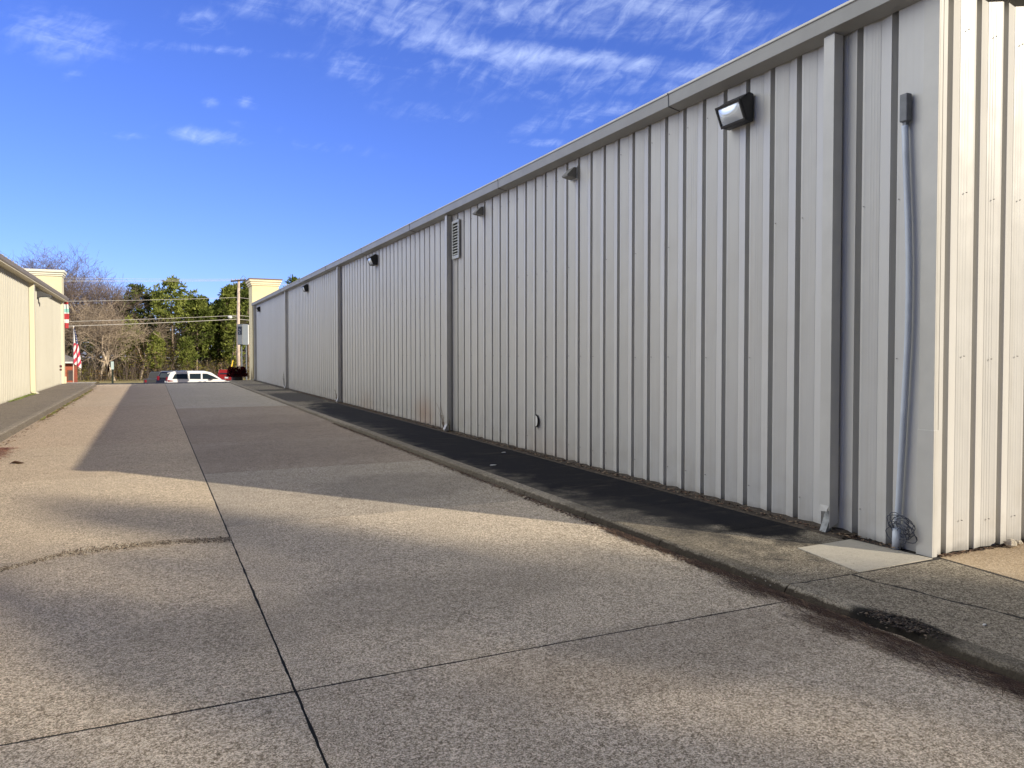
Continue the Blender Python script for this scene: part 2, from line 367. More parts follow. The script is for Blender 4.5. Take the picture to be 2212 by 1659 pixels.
# ---- driveway slabs (real gaps between them)
def jag_line(p, q, n, amp, seed):
    out = []
    for i in range(n+1):
        t = i/n; x = p[0]+(q[0]-p[0])*t; y = p[1]+(q[1]-p[1])*t
        a = amp*noise.noise((x*9+seed, y*9, seed*3.1)) + amp*.8*noise.noise((x*31+seed, y*31, seed))
        dx, dy = q[0]-p[0], q[1]-p[1]; L = math.hypot(dx, dy) or 1
        out.append((x-dy/L*a, y+dx/L*a))
    return out
XJ = .592; XL, XR = -2.60, 3.86
dm = MB(); tones = []
def slab(x0, x1, y0, y1, gl_, gr, gb, gt, tone, seed):
    """gaps: half gap widths left,right,bottom(near),top(far)"""
    n = max(4, int((y1-y0)/.06)) if y0 < 12 else 6; nx = max(4, int((x1-x0)/.06)) if y0 < 12 else 6
    am = .004 if y0 < 12 else .001
    P = [(x0+gl_, y0+gb), (x1-gr, y0+gb), (x1-gr, y1-gt), (x0+gl_, y1-gt)]
    ring = jag_line(P[0], P[1], nx, am, seed)[:-1]+jag_line(P[1], P[2], n, am, seed+1)[:-1]+jag_line(P[2], P[3], nx, am, seed+2)[:-1]+jag_line(P[3], P[0], n, am, seed+3)[:-1]
    k = len(ring); cx = sum(p[0] for p in ring)/k; cy = sum(p[1] for p in ring)/k
    ins = []
    for (x, y) in ring:   # small arris
        e = .0
        ins.append((x-e*(1 if x > cx else -1)*(1 if abs(x-x0) < .1 or abs(x-x1) < .1 else 0), y-e*(1 if y > cy else -1)*(1 if abs(y-y0) < .1 or abs(y-y1) < .1 else 0)))
    vs = [(x, y, -.07) for x, y in ring]+[(x, y, -.001) for x, y in ring]+[(x, y, 0.0) for x, y in ins]
    fs = [tuple(range(2*k, 3*k))]
    for i in range(k):
        j = (i+1) % k; fs += [(i, j, k+j, k+i), (k+i, k+j, 2*k+j, 2*k+i)]
    dm.add(vs, fs); tones.extend([tone]*len(fs))
YR = [(-9, .004), (0.0, .004), (3.655, .007), (7.42, .0012), (10.85, .004), (14.5, .002), (18.1, .002), (24.0, .004), (30.2, .003), (37.0, .003), (44.25, .0)]
YLs = [(-9, .004), (0.0, .004), (3.655, .009), (6.85, .0), (11.15, .001), (15.0, .002), (20.0, .002), (26.0, .002), (32.5, .003), (38.5, .003), (44.25, 0)]
tR = [(1, 1, 1), (.90, .88, .87), (.97, .95, .93), (.80, .80, .81), (.68, .65, .65), (.64, .60, .595), (.72, .68, .67), (.88, .90, .93), (.92, .94, .97), (.95, .97, 1.0)]  # slab colours; right slabs in shade toned darker to deepen that shade
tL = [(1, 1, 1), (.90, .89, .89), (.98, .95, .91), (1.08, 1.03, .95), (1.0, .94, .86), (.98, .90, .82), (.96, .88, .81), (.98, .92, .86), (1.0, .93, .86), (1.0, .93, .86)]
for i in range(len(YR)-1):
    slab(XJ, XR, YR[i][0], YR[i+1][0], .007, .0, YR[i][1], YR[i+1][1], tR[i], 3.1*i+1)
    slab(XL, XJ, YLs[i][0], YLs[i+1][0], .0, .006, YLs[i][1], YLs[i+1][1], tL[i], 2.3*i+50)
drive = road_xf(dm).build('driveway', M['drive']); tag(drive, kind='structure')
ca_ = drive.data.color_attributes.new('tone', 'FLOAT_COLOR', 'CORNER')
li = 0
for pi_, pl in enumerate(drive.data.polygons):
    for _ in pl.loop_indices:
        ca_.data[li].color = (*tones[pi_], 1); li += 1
# tar sealant bead in the long joint
sb = MB(); pts = []
for i in range(300):
    y = 2.0+i*.14; x = XJ+.003*noise.noise((y*3, 1, 2)); pts.append((x, y))
sb.strip([[(x-.005-.003*abs(noise.noise((y*11, 3, 1))), y, -.001), (x, y, .002), (x+.005+.003*abs(noise.noise((y*13, 5, 1))), y, -.001)] for x, y in pts])
tag(road_xf(sb).build('joint_sealant', mat('black_sealant', (.012, .012, .012), .8, spec=.1), smooth=True), kind='structure')

# broken gravelly seam across the left slab
rng = random.Random(5)
def seam_y(x): return 7.0+.06*math.sin(x*2.4+1)+(-.16)*max(0, (x+.1))*1.2 + (.0 if x > -.64 else (-.64-x)*-.75)
gm = MB()
for i in range(8000):
    x = rng.uniform(-2.5, .60); w_ = (.085+.05*noise.noise((x*3, 1, 7)))*(1-.2*abs(x))
    y = seam_y(x)+rng.gauss(0, 1)*w_*.55
    r = rng.uniform(.0035, .0095)*(1.0 if rng.random() < .9 else 1.5)
    a = rng.random()*6.28; b = rng.uniform(.5, 1)
    q = [(x+r*math.cos(a+k*1.571)*(1 if k % 2 else b), y+r*math.sin(a+k*1.571)*(1 if k % 2 else b), .001) for k in range(4)]
    gm.cur = rng.choice((0, 0, 1, 1, 3, 2)); gm.add(q+[(x, y, .001+r*.8)], [(0, 1, 4), (1, 2, 4), (2, 3, 4), (3, 0, 4)])
PEB = [mat('pebble_tan', (.38, .31, .22), .8), mat('pebble_brown', (.17, .125, .085), .85), mat('pebble_pale', (.56, .50, .40), .7), mat('pebble_dark', (.07, .058, .045), .85)]
tag(road_xf(gm).build('loose_gravel', PEB), 'band of loose tan gravel in the broken seam across the left driveway slab', 'gravel', kind='stuff')

# ---- curb + walks
def curb(name, side, xin, y0, y1, m, joints, end_round=True):
    """side=+1 right curb (road on -x side)"""
    mb = MB(); s = side
    js = sorted([y0]+[j for j in joints if y0 < j < y1]+[y1])
    for a, b in zip(js[:-1], js[1:]):
        st = .10 if b < 16 else .6
        n = max(2, int((b-a-.008)/st)); rows = []
        for i in range(n+1):
            y = a+.004+(b-a-.008)*i/n
            wv = .006*noise.noise((y*2.3, 7, s)) + .004*noise.noise((y*9, 2, s)); hv = .004*noise.noise((y*4, 1, 5))
            e = 0.0
            if end_round and y > 42.6: e = (y-42.6)**2*.28
            if abs(y-2.82) < .26 and s > 0: k = math.cos((y-2.82)/.26*math.pi/2); wv += .05*k*(.8+.5*noise.noise((y*25, 0, 0))); hv -= .02*k
            prf = [(0, -.04), (.0, .0), (.012, .035), (.026, .08), (.042, .107), (.066, .120), (.16, .122), (.16, -.02)]
            zz = prof(y)
            rows.append([(xin+s*(px+wv*(1 if px < .15 else 0)+e), y, zz+pz+(hv if pz > .05 and px < .15 else 0)) for px, pz in prf])
        mb.strip(rows if s < 0 else [r[::-1] for r in rows])
        for r in (rows[0], rows[-1]): mb.add(r, [tuple(range(len(r)))])
    return tag(mb.build(name, m, smooth=False), kind='structure')
CJ = [3.62, 4.95, 6.1, 7.37, 8.7, 10.1, 11.6, 13.1, 16, 19, 22, 25, 28, 31, 34, 37, 40]
curb('curb_right', 1, 3.585, -6, 43.9, M['curb'], [0.6]+CJ)
curb('curb_left', -1, -2.47, 2, 43.9, M['curb'], [5, 8, 11, 14, 17, 20, 23, 26, 29, 32, 35, 38, 41])

wk = MB()
def wslab(x0, x1, y0, y1, z=.12, g=.003):
    n = max(3, int((y1-y0)/.08)) if y0 < 12 else 4; nx = max(3, int((x1-x0)/.08))
    P = [(x0, y0+g), (x1, y0+g), (x1, y1-g), (x0, y1-g)]
    sd = y0*1.7+x0; am = .003
    ring = jag_line(P[0], P[1], nx, am, sd)[:-1]+jag_line(P[1], P[2], n, am*.3, sd+1)[:-1]+jag_line(P[2], P[3], nx, am, sd+2)[:-1]+jag_line(P[3], P[0], n, am*.2, sd+3)[:-1]
    k = len(ring)
    wk.add([(x, y, z-.05) for x, y in ring]+[(x, y, z) for x, y in ring], [tuple(range(k, 2*k))]+[(i, (i+1) % k, k+(i+1) % k, k+i) for i in range(k)])
wy = [3.62, 4.95, 6.1, 7.37, 10.1, 13.1, 16, 19, 22, 25, 28, 31, 34, 37, 40, 43.75]
for a, b in zip(wy[:-1], wy[1:]):
    if a == 3.62:
        # L-shaped slab around the pale patch
        x0 = 3.745
        ring = [(x0, 3.624), (4.275, 3.624), (4.385, 4.285), (4.93, 4.315), (4.93, 4.947), (x0, 4.947)]
        wk.add([(x, y, .07) for x, y in ring]+[(x, y, .12) for x, y in ring], [tuple(range(6, 12))]+[(i, (i+1) % 6, 6+(i+1) % 6, 6+i) for i in range(6)])
    else: wslab(3.745, 4.93, a, b)
# near slabs, split by the wandering crack
crack = [(4.20, 3.61), (4.19, 3.45), (4.26, 3.2), (4.27, 3.0), (4.33, 2.8), (4.36, 2.6), (4.33, 2.3), (4.40, 2.0), (4.42, 1.5), (4.5, .9), (4.5, -2)]
cj = []
for (a, b) in zip(crack[:-1], crack[1:]):
    for i in range(8): t = i/8; cj.append((a[0]+(b[0]-a[0])*t+.012*noise.noise((a[1]*7+t*9, 3, 4)), a[1]+(b[1]-a[1])*t))
cj.append(crack[-1])
cj = [p for p in cj if p[1] < 3.606]; cj = [(cj[0][0], 3.606)]+cj
def hw_(y): return .014+.010*noise.noise((y*6, 8, 8))
for q in range(len(cj)-1):
    (xa, ya), (xb, yb) = cj[q], cj[q+1]
    def xr_(y): return 5.088+(y-3.606)*.085 if y > 2.9 else 5.026
    wk.add([(3.745, ya, .12), (xa-hw_(ya), ya, .12), (xb-hw_(yb), yb, .12), (3.745, yb, .12), (xa-hw_(ya), ya, .08), (xb-hw_(yb), yb, .08)], [(0, 1, 2, 3), (1, 4, 5, 2)])
    wk.add([(xa+hw_(ya), ya, .12), (xr_(ya), ya, .12), (xr_(yb), yb, .12), (xb+hw_(yb), yb, .12), (xa+hw_(ya), ya, .08), (xb+hw_(yb), yb, .08), (xr_(ya), ya, .08), (xr_(yb), yb, .08)], [(0, 1, 2, 3), (0, 3, 5, 4), (1, 6, 7, 2)])
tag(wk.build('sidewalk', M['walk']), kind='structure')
pt = MB(); ring = [(4.282, 3.624), (5.04, 3.64), (5.00, 4.08), (4.985, 4.30), (4.392, 4.278)]
pt.prism(ring, 'z', .07, .1235)
tag(pt.build('concrete_patch', M['patch'], bevel=.004), kind='structure')
ws = MB(); ws.prism([(5.115, 3.62), (5.062, 2.9), (5.055, -2), (9, -2), (9, 3.655), (5.13, 3.655)], 'z', .07, .122)
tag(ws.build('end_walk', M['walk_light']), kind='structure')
wl = MB()
for a, b in zip([2, 5, 8, 11, 14, 17, 20, 23, 26, 29, 32, 35, 38, 41], [5, 8, 11, 14, 17, 20, 23, 26, 29, 32, 35, 38, 41, 43.75]): wl.box(-4.02, -2.63, a+.004, b-.004, .07, .12)
tag(wl.build('sidewalk_left', M['walk_left']), kind='structure')
bs = MB(); bs.box(3.76, 9.5, -2.2, 43.7, -.1, .1183); bs.box(-4.1, -2.60, 1.9, 43.7, -.1, .095)
tag(bs.build('walk_base', M['grout']), kind='structure')
# apron beyond the walks
ap = MB()
for (x0, x1) in ((3.8, 30), (-30, -2.6)): ap.strip([[(x0, y, .118+prof(y)*.75), (x1, y, .118+prof(y)*.75)] for y in (43.75, 45, 46.5, 48)])
tag(ap.build('front_walk', M['lot']), kind='structure')
# dirt strip along the wall foot: lumpy
ds = MB(); rows = []
for i in range(420):
    y = 4.33+i*.094
    n_ = noise.noise((y*5, 1, 1)); n2_ = noise.noise((y*14, 4, 1))
    rows.append([(4.915, y, .119), (4.935+.01*n_, y, .133+.004*n2_), (4.96+.015*n2_, y, .122+.008*n_), (5.02, y, .135+.02*n2_+.012*n_), (5.11, y, .15+.016*n_)])
ds.strip(rows[::-1]); tag(ds.build('dirt_strip', M['soil']), kind='structure')

# ------------------------------------------------------------------ right building
XW, YC, YF, ZE = 5.08, 3.68, 43.75, 4.17
PITCH = .3141
rb = thing('metal_building', 'long ribbed pale beige steel building on the right with a grey eave gutter', 'building', (XW, YC, 0))
def rib_profile(a0, a1, first):
    """list of (along, inward depth) from a0 to a1; grooves start at first + k*PITCH (groove spans first..first+.055)"""
    pts = [(a0, 0.0)]; k = math.ceil((a0-first)/PITCH)
    g = first+k*PITCH
    while g+.059 < a1:
        pts += [(g-.001, .0015), (g+.004, .080), (g+.055, .080), (g+.059, .002)]
        # wide pan: dished, three faint minor ribs
        b = g+.059
        pts += [(b+.108, .025), (b+.112, .0225)]
        hh = .0012 if k % 3 == 0 else .0006
        for jj in (.130, .155, .180): z_ = .0225-.16*(jj-.112); pts += [(b+jj, z_), (b+jj+.003, z_-hh-.0005), (b+jj+.009, z_-hh-.0014), (b+jj+.012, z_-.0019)]
        pts += [(b+.222, .0048), (b+.236, .0015)]
        k += 1
        g += PITCH
    pts = [p for p in pts if p[0] <= a1-.002]; pts.append((a1, 0.0)); return pts
random.seed(3)
pr = rib_profile(3.76, YF-.02, 4.952-8*PITCH)
sw = MB(); zs = [.125, 1.5, 3.0, 4.2]
rows = [[(XW+.004+d, a, z) for a, d in pr] for z in zs]
sw.strip([r[::-1] for r in rows])
side = sw.build('side_wall', M['wall'], rb)
pe = rib_profile(5.14, 28, 5.50)
ew = MB()
def roofz(x): return 4.33+max(0, min(x-4.93, 29.0-x))*.083
rows = [[(a, YC+.004+d, z if z < 4 else roofz(a)-.02) for a, d in pe] for z in (.125, 1.4, 2.8, 4.2)]
ew.strip(rows); ew.build('end_wall', M['wall'], rb)
# fasteners
sc = MB()
def screw_x(y, z): sc.prism([(y+.0032*math.cos(k*1.047), z+.0032*math.sin(k*1.047)) for k in range(6)], 'x', XW-.004, XW+.008)
def screw_y(x, z): sc.prism([(x+.0032*math.cos(k*1.047), z+.0032*math.sin(k*1.047)) for k in range(6)], 'y', YC-.004, YC+.008)
for z in (.35, 1.55, 2.75, 3.95):
    g = 4.952-8*PITCH
    for k in range(2, 60):
        yy = g+k*PITCH-.022
        if yy > 3.8 and random.random() < .6: screw_x(yy, z+random.uniform(-.01, .01))
    for k in range(0, 8):
        screw_y(5.50+k*PITCH-.09, z+random.uniform(-.02, .02)); 
sc.build('fasteners', M['screw'], rb)['kind'] = 'stuff'
# corner trim: wide flat leg on the long side, narrow on the end, lapped in two lengths
ct = MB()
ct.box(XW-.012, XW+.002, YC-.012, 3.79, 1.02, 4.2); ct.box(XW+.002, XW+.034, YC-.012, YC-.001, 1.02, 4.2)
ct.box(XW-.016, XW-.001, YC-.016, 3.794, .118, 1.035); ct.box(XW-.001, XW+.038, YC-.016, YC-.005, .118, 1.035)
ct.build('corner_trim', M['trim'], rb, bevel=.002)
# gutter in lapped lengths
gt = MB()
seams = [3.60, 6.63, 11.0, 15.56, 19.67, 24.2, 28.9, 33.4, 38.0, 43.9]
gp = [(0.0, 4.150), (.146, 4.182), (.150, 4.300), (.158, 4.304), (.158, 4.312), (.132, 4.314), (.0, 4.318)]
for i, (a, b) in enumerate(zip(seams[:-1], seams[1:])):
    e = .0015*(i % 2)
    gt.prism([(XW-o-e, z-e) for o, z in gp], 'y', a+.002, b-.002)
gt.build('gutter', M['gutter'], rb, bevel=.003)
gs = MB()
for s_ in seams[1:-1]: gs = MB(); gs.prism([(XW-o, z) for o, z in [(.0, 4.144), (.150, 4.176), (.155, 4.300), (.163, 4.303), (.163, 4.316), (.12, 4.318)]], 'y', s_-.006, s_+.006); gs.build('gutter_joint', M['dkgrey'], rb)
rf = MB(); rf.prism([(4.955, 4.325), (4.955, 4.345), (17, 5.345), (29.05, 4.345), (29.05, 4.325), (17, 5.32)], 'y', 3.60, YF+.1)
rf.build('roof', M['roof'], rb)
rk = MB(); rk.prism([(4.93, 4.20), (4.93, 4.36), (17, 5.36), (17, 5.20)], 'y', 3.585, 3.66); rk.build('rake_trim', M['gutter'], rb)
bw = MB(); bw.box(XW+.06, 28.9, YF-.4, YF, .1, 4.3); bw.box(28.8, 28.9, YC+.1, YF, .1, 4.3)
bw.build('front_wall', M['stucco'], rb)
# front parapet
pp = MB(); pp.box(4.96, 6.36, YF+.05, YF+1.6, .1, 5.36); par = pp.build('parapet', M['stucco'], rb)
cn = MB(); cn.box(4.90, 6.42, YF-.01, YF+1.66, 5.30, 5.38); cn.box(4.86, 6.46, YF-.05, YF+1.7, 5.383, 5.50); cn.box(4.80, 6.52, YF-.11, YF+1.76, 5.503, 5.62)
cn.build('cornice', M['cornice'], par, bevel=.02)
cp = MB(); cp.box(4.77, 6.55, YF-.14, YF+1.79, 5.622, 5.68); cp.build('cap', M['cap'], par)

def downspout(yn, broken=False):
    mb = MB(); xo = XW-.005; w2 = .108; d = .097
    zt, zb = 4.155, .33 if broken else .26
    if broken:
        mb.box(xo-d, xo, yn, yn+w2, .34, zt)
        mb.prism([(xo-d, .16+.0), (xo-d, .34), (xo, .34), (xo, .20)], 'y', yn, yn+.004)      # near side cheek torn down
        mb.prism([(xo-d*.35, .14), (xo-d*.5, .34), (xo, .34), (xo, .14)], 'y', yn+w2-.004, yn+w2)
        mb.add([(xo-d-.012, yn+.02, .30), (xo-d-.006, yn+w2-.01, .29), (xo-d, yn+w2-.01, .345), (xo-d, yn+.01, .345)], [(0, 1, 2, 3)])
    else:
        mb.box(xo-d, xo, yn, yn+w2, zb, zt)
        mb.prism([(xo, zb), (xo-d, zb), (xo-d-.05, .165), (xo-d-.03, .13), (xo-.02, .16)], 'y', yn, yn+w2)
    o = mb.build('downspout', M['down'], rb, bevel=.006)
    st = MB(); st.box(xo-d-.003, xo, yn-.003, yn+w2+.003, 2.3, 2.335) if False else st.box(xo-d+.01, xo-.01, yn+.01, yn+w2-.01, zt-.001, zt+.02)
    st.build('outlet', M['gutter'], o)
    return o
downspout(4.51, True)
for y in (13.44, 22.72, 32.6, 43.25): downspout(y)
# torn outlet with a strap at the near downspout
sp = MB(); sp.add([(5.03, 4.53, .29), (5.03, 4.60, .29), (4.965, 4.60, .128), (4.955, 4.53, .128), (5.03, 4.53, .128), (5.03, 4.60, .128)], [(0, 1, 2, 3), (0, 3, 4), (1, 5, 2), (0, 4, 5, 1)])
tag(sp.build('splash_elbow', mat('dull_tin', (.26, .27, .27), .6, var=.3, vscale=20)), 'crumpled pale metal elbow lying under the torn end of the nearest downspout', 'downspout elbow')

# ---- wall lights
def wall_light(loc, label, s=1.0):
    t = thing('wall_light', label, 'wall light', (0, 0, 0), group='black wall pack lights under the eave of the right building')
    mb = MB()   # local: wall plane x=0, light sticks out to -x; width along y
    prof_ = [(0, -.155), (0, .125), (-.055, .135), (-.165, .06), (-.175, .045), (-.10, -.135), (-.085, -.150)]
    mb.prism(prof_, 'y', -.18, .18); h = mb.build('housing', M['black'], t, bevel=.012)
    fr = MB(); a = Vector((-.176, 0, .046)); b = Vector((-.098, 0, -.138)); nrm = Vector((-(a.z-b.z), 0, (a.x-b.x))).normalized()
    if nrm.x > 0: nrm = -nrm
    def pl(u, v, off): q = b.lerp(a, v)+nrm*off; return (q.x, u, q.z)
    for (u0, u1, v0, v1) in ((-.18, .18, -.06, .08), (-.18, .18, .92, 1.06), (-.18, -.158, .08, .92), (.158, .18, .08, .92)):
        fr.add([pl(u0, v0, .0), pl(u1, v0, 0), pl(u1, v1, 0), pl(u0, v1, 0), pl(u0, v0, .018), pl(u1, v0, .018), pl(u1, v1, .018), pl(u0, v1, .018)],
               [(0, 3, 2, 1), (4, 5, 6, 7), (0, 1, 5, 4), (1, 2, 6, 5), (2, 3, 7, 6), (3, 0, 4, 7)])
    fr.build('lens_frame', M['black'], t, bevel=.003)
    ln = MB(); rows = []
    for i in range(9):
        v = .08+.84*i/8; bul = .030*math.sin(math.pi*i/8)
        rows.append([pl(-.158+.316*k/8, v, .006+bul*math.sin(math.pi*k/8)**.5) for k in range(9)])
    ln.strip(rows); ln.build('lens', M['lens'], t, smooth=True)
    t.location = loc; t.scale = (s, s, s); return t
L0 = wall_light((XW-.002, 5.69, 3.885), 'large near wall light with a bright square lens, closest to the camera', .93)
for (y, z, lb) in ((18.82, 3.93, 'second wall light from the camera, white lens catching the sky, past the louvre'),
                   (28.1, 3.95, 'third wall light from the camera, between the two middle downspouts'),
                   (41.6, 3.90, 'farthest wall light, tiny black wedge by the last downspout')):
    c = copy_tree(L0); c.location = (XW-.002, y, z); c['label'] = lb

# ---- hooded vents
def hood(loc, label):
    t = thing('vent_hood', label, 'vent', group='small grey hooded vents high on the right wall')
    mb = MB(); mb.box(-.012, 0, -.09, .09, -.085, .09); mb.build('flange', M['galv'], t, bevel=.003)
    h = MB(); h.add([(-.012, -.075, .075), (-.012, .075, .075), (-.012, .075, -.07), (-.012, -.075, -.07), (-.05, -.075, .07), (-.05, .075, .07), (-.15, .075, -.03), (-.15, -.075, -.03), (-.145, .07, -.05), (-.145, -.07, -.05)],
                   [(0, 4, 5, 1), (4, 7, 6, 5), (7, 9, 8, 6), (0, 3, 9, 7, 4), (1, 5, 6, 8, 2), (3, 2, 8, 9)])
    h.build('hood', M['dkgrey2'], t)
    t.location = loc; return t
M['dkgrey2'] = mat('weathered_grey_hood', (.19, .185, .17), .55, var=.1, vscale=12)
hv = hood((XW-.002, 8.86, 3.96), 'hooded vent nearer the camera, right of the louvre, between louvre and near wall light')
h2 = copy_tree(hv); h2.location = (XW-.002, 11.98, 3.985); h2['label'] = 'hooded vent just right of the galvanised louvre'

# ---- louvre
lv = thing('louvre_vent', 'galvanised rectangular louvre high on the wall beside a downspout', 'louvre', (XW, 13.1, 3.3))
y0, y1, z0, z1 = 13.02, 13.37, 3.33, 4.03
f = MB()
for b in ((y0, y1, z1-.05, z1), (y0, y1, z0, z0+.06), (y0, y0+.05, z0+.06, z1-.05), (y1-.05, y1, z0+.06, z1-.05)): f.box(XW-.03, XW-.003, b[0], b[1], b[2], b[3])
f.build('frame', M['galv'], lv, bevel=.003)
f = MB(); f.box(XW-.006, XW-.001, y0+.05, y1-.05, z0+.06, z1-.05); f.build('backing', M['void'], lv)
f = MB(); nb = 11
for i in range(nb):
    zc = z0+.085+i*(z1-z0-.13)/nb
    f.add([(XW-.036, y0+.045, zc-.012), (XW-.036, y1-.045, zc-.012), (XW-.008, y1-.045, zc+.018), (XW-.008, y0+.045, zc+.018), (XW-.034, y0+.045, zc-.016), (XW-.034, y1-.045, zc-.016)], [(0, 1, 2, 3), (0, 4, 5, 1)])
f.build('blades', M['galv'], lv)

# ---- half round plate low on the wall
hm = MB(); rr = [(9.93+.0+.085*math.cos(a)*1.0, .605+.095*math.sin(a)) for a in [(-math.pi/2+math.pi*k/16) for k in range(17)]]
rr = [(9.96-.075*math.cos(-math.pi/2+math.pi*k/16), .605+.095*math.sin(-math.pi/2+math.pi*k/16)) for k in range(17)]
hm.prism(rr, 'x', XW-.018, XW-.002)
hm.cur = 1; hm.prism([(9.955-.062*math.cos(-math.pi/2+math.pi*k/16), .605+.08*math.sin(-math.pi/2+math.pi*k/16)) for k in range(17)], 'x', XW-.0205, XW-.0182)
tag(hm.build('wall_plate', [M['void'], M['white']]), 'small half round white cover with a black rim low on the right wall', 'wall cover')

# ---- conduit with junction box
cb = thing('electrical_conduit', 'bowed grey plastic conduit with a junction box near the building corner', 'conduit', (4.99, 3.9, .12))
j = MB(); j.box(5.018, 5.074, 3.880, 3.944, 3.295, 3.50); jb = j.build('junction_box', M['jbox'], cb, bevel=.008)
j = MB(); j.prism([(3.893, 3.302), (3.930, 3.302), (3.928, 3.255), (3.898, 3.255)], 'x', 5.032, 5.07); j.build('box_neck', M['jbox'], cb, bevel=.005)
pth = [(3.873, 3.25), (3.863, 3.05), (3.850, 2.82), (3.835, 2.55), (3.824, 2.28), (3.821, 2.0), (3.824, 1.75), (3.833, 1.5), (3.845, 1.25), (3.857, 1.0), (3.868, .78), (3.880, .55), (3.889, .37), (3.895, .26)]
j = MB(); j.tube([(5.043, y*1.0106, 1.589+(z-1.589)*1.0106) for y, z in pth], .0235, 14); j.build('pipe', M['pvc'], cb, smooth=True)
j = MB(); j.tube([(5.040, 3.935, .28), (5.040, 3.938, .125)], [.031, .031], 14); j.build('coupling', M['pvc'], cb, smooth=True)
# loose wire coil
rng = random.Random(8)
cw = MB()
for k in range(9):
    cy = 3.905+rng.uniform(-.07, .10)-.06*(k % 2); cz = .27+rng.uniform(-.04, .06); r = rng.uniform(.05, .10); ph = rng.random()*6; tilt = rng.uniform(-.6, .6)
    pts = []
    for i in range(26):
        a = ph+i/24*2*math.pi*(1.05); rr_ = r*(1+.12*math.sin(3*a+k))
        pts.append((5.03-.03*math.sin(a+tilt)-.02*rng.random(), cy+rr_*math.cos(a), max(.135, cz+rr_*.9*math.sin(a)+tilt*.03*math.cos(a))))
    cw.tube(pts, .0035, 5)
tag(cw.build('wire_coil', M['wire_in'], smooth=True), 'tangled loops of thin blue grey wire on the ground behind the conduit foot', 'wire')
# screw heads / dents near conduit handled by fasteners; bit of broken concrete at end wall foot
def rock(name, c, r, m, lb, cat, seed, flat=.6, group=None):
    rg = random.Random(seed); mb = MB(); rows = []
    for jx in range(6):
        t = math.pi*jx/5; rows.append([])
        for i in range(9):
            a = 2*math.pi*(i % 8)/8; q = Vector((math.sin(t)*math.cos(a), math.sin(t)*math.sin(a), math.cos(t)))
            k = r*(1+.35*noise.noise(q*1.7+Vector((seed, 0, 0))))
            rows[-1].append((c[0]+q.x*k, c[1]+q.y*k*.8, c[2]+q.z*k*flat))
    mb.strip(rows[::-1]); return tag(mb.build(name, m), lb, cat, group)
M['rock'] = mat('chalky_rock', (.50, .45, .36), .9, var=.2, vscale=30, bump=.6, bscale=60)
rock('concrete_chunk', (5.86, 3.60, .155), .05, M['rock'], 'fist sized pale broken concrete chunk at the foot of the end wall', 'rubble', 3)
rock('concrete_chunk', (5.99, 3.62, .143), .033, M['rock'], 'smaller flat pale chunk right of the bigger one at the end wall foot', 'rubble', 9)

# white scraps
def scrap(x, y, z, s, lb, sd):
    rg = random.Random(sd); mb = MB()
    ring = [(x+s*rg.uniform(.6, 1)*math.cos(k*1.05), y+s*.6*rg.uniform(.6, 1)*math.sin(k*1.05)) for k in range(6)]
    mb.prism(ring, 'z', z, z+.006); return tag(mb.build('paper_scrap', M['white']), lb, 'litter', 'white scraps on the dark walkway')
scrap(4.70, 10.28, .122, .045, 'white scrap on the black walkway close to the wall foot', 1)
scrap(4.03, 9.16, .122, .05, 'white scrap in the middle of the black walkway by the curved crack', 2)
scrap(4.05, 2.62, .122, .016, 'tiny white chip on the near walkway at the right', 3)

# ------------------------------------------------------------------ left building
lb_ = thing('metal_building', 'cream ribbed steel building on the left in full sun', 'building', (-4, 43.6, 0))
XLW = -4.0
pl_ = rib_profile(6.0, 43.3, 6.05)
m_ = MB(); m_.strip([[(XLW-.02+d*.5, a, z) for a, d in pl_] for z in (.12, 2.0, 4.25)]); m_.build('side_wall', M['wall_left'], lb_)
g = MB(); g.prism([(XLW-.02, 4.20), (XLW+.25, 4.17), (XLW+.27, 4.20), (XLW+.29, 4.31), (XLW+.25, 4.325), (XLW-.02, 4.33)], 'y', 6, 43.75); 
M['gutterL'] = mat('taupe_gutter', (.27, .235, .20), .5, var=.08, vscale=2)
g.build('gutter', M['gutterL'], lb_, bevel=.004)
g = MB(); g.box(XLW, XLW+.245, 6, 43.7, 4.135, 4.165); g.build('soffit', mat('soffit_cream', (.62, .55, .38), .6), lb_)
g = MB()
npan = 120
g.prism([(XLW+.22, 4.33), (XLW+.22, 4.35), (-16, 5.35), (-28, 4.35), (-28, 4.33), (-16, 5.32)], 'y', 6, 43.75)
for k in range(62): g.prism([(XLW+.23, 4.351), (XLW+.23, 4.385), (-16, 5.385), (-16, 5.351)], 'y', 6.2+k*.61, 6.24+k*.61)
g.build('roof', M['roof'], lb_)
g = MB(); g.box(-28, XLW-.06, 43.3, 43.6, .1, 4.3); g.box(-28, -27.9, 6, 43.3, .1, 4.3); g.box(-28, XLW-.06, 6, 6.1, .1, 4.3); g.build('front_wall', M['stucco_left'], lb_)
g = MB(); g.box(-5.30, -3.90, 42.6, 43.5, 4.36, 5.30); g.box(-4.2, -3.90, 43.32, 43.55, .1, 4.12); g.box(-3.93, -3.84, 43.3, 43.55, .1, .45); pr_ = g.build('parapet', M['stucco_left'], lb_)
g = MB(); g.box(-5.37, -3.86, 42.54, 43.56, 5.30, 5.37); g.box(-5.44, -3.82, 42.48, 43.62, 5.373, 5.47); g.box(-5.52, -3.77, 42.4, 43.7, 5.473, 5.585); g.build('cornice', mat('cornice_pale', (.80, .78, .66), .8), pr_, bevel=.015)
def dsL(y0, w, zb=.2):
    g = MB(); g.box(XLW+.002, XLW+.16, y0, y0+w, zb, 4.135); g.prism([(XLW+.002, zb), (XLW+.16, zb), (XLW+.26, .13), (XLW+.1, .125)], 'y', y0, y0+w)
    return g.build('downspout', mat('cream_spout', (.72, .66, .48), .45), lb_, bevel=.01)
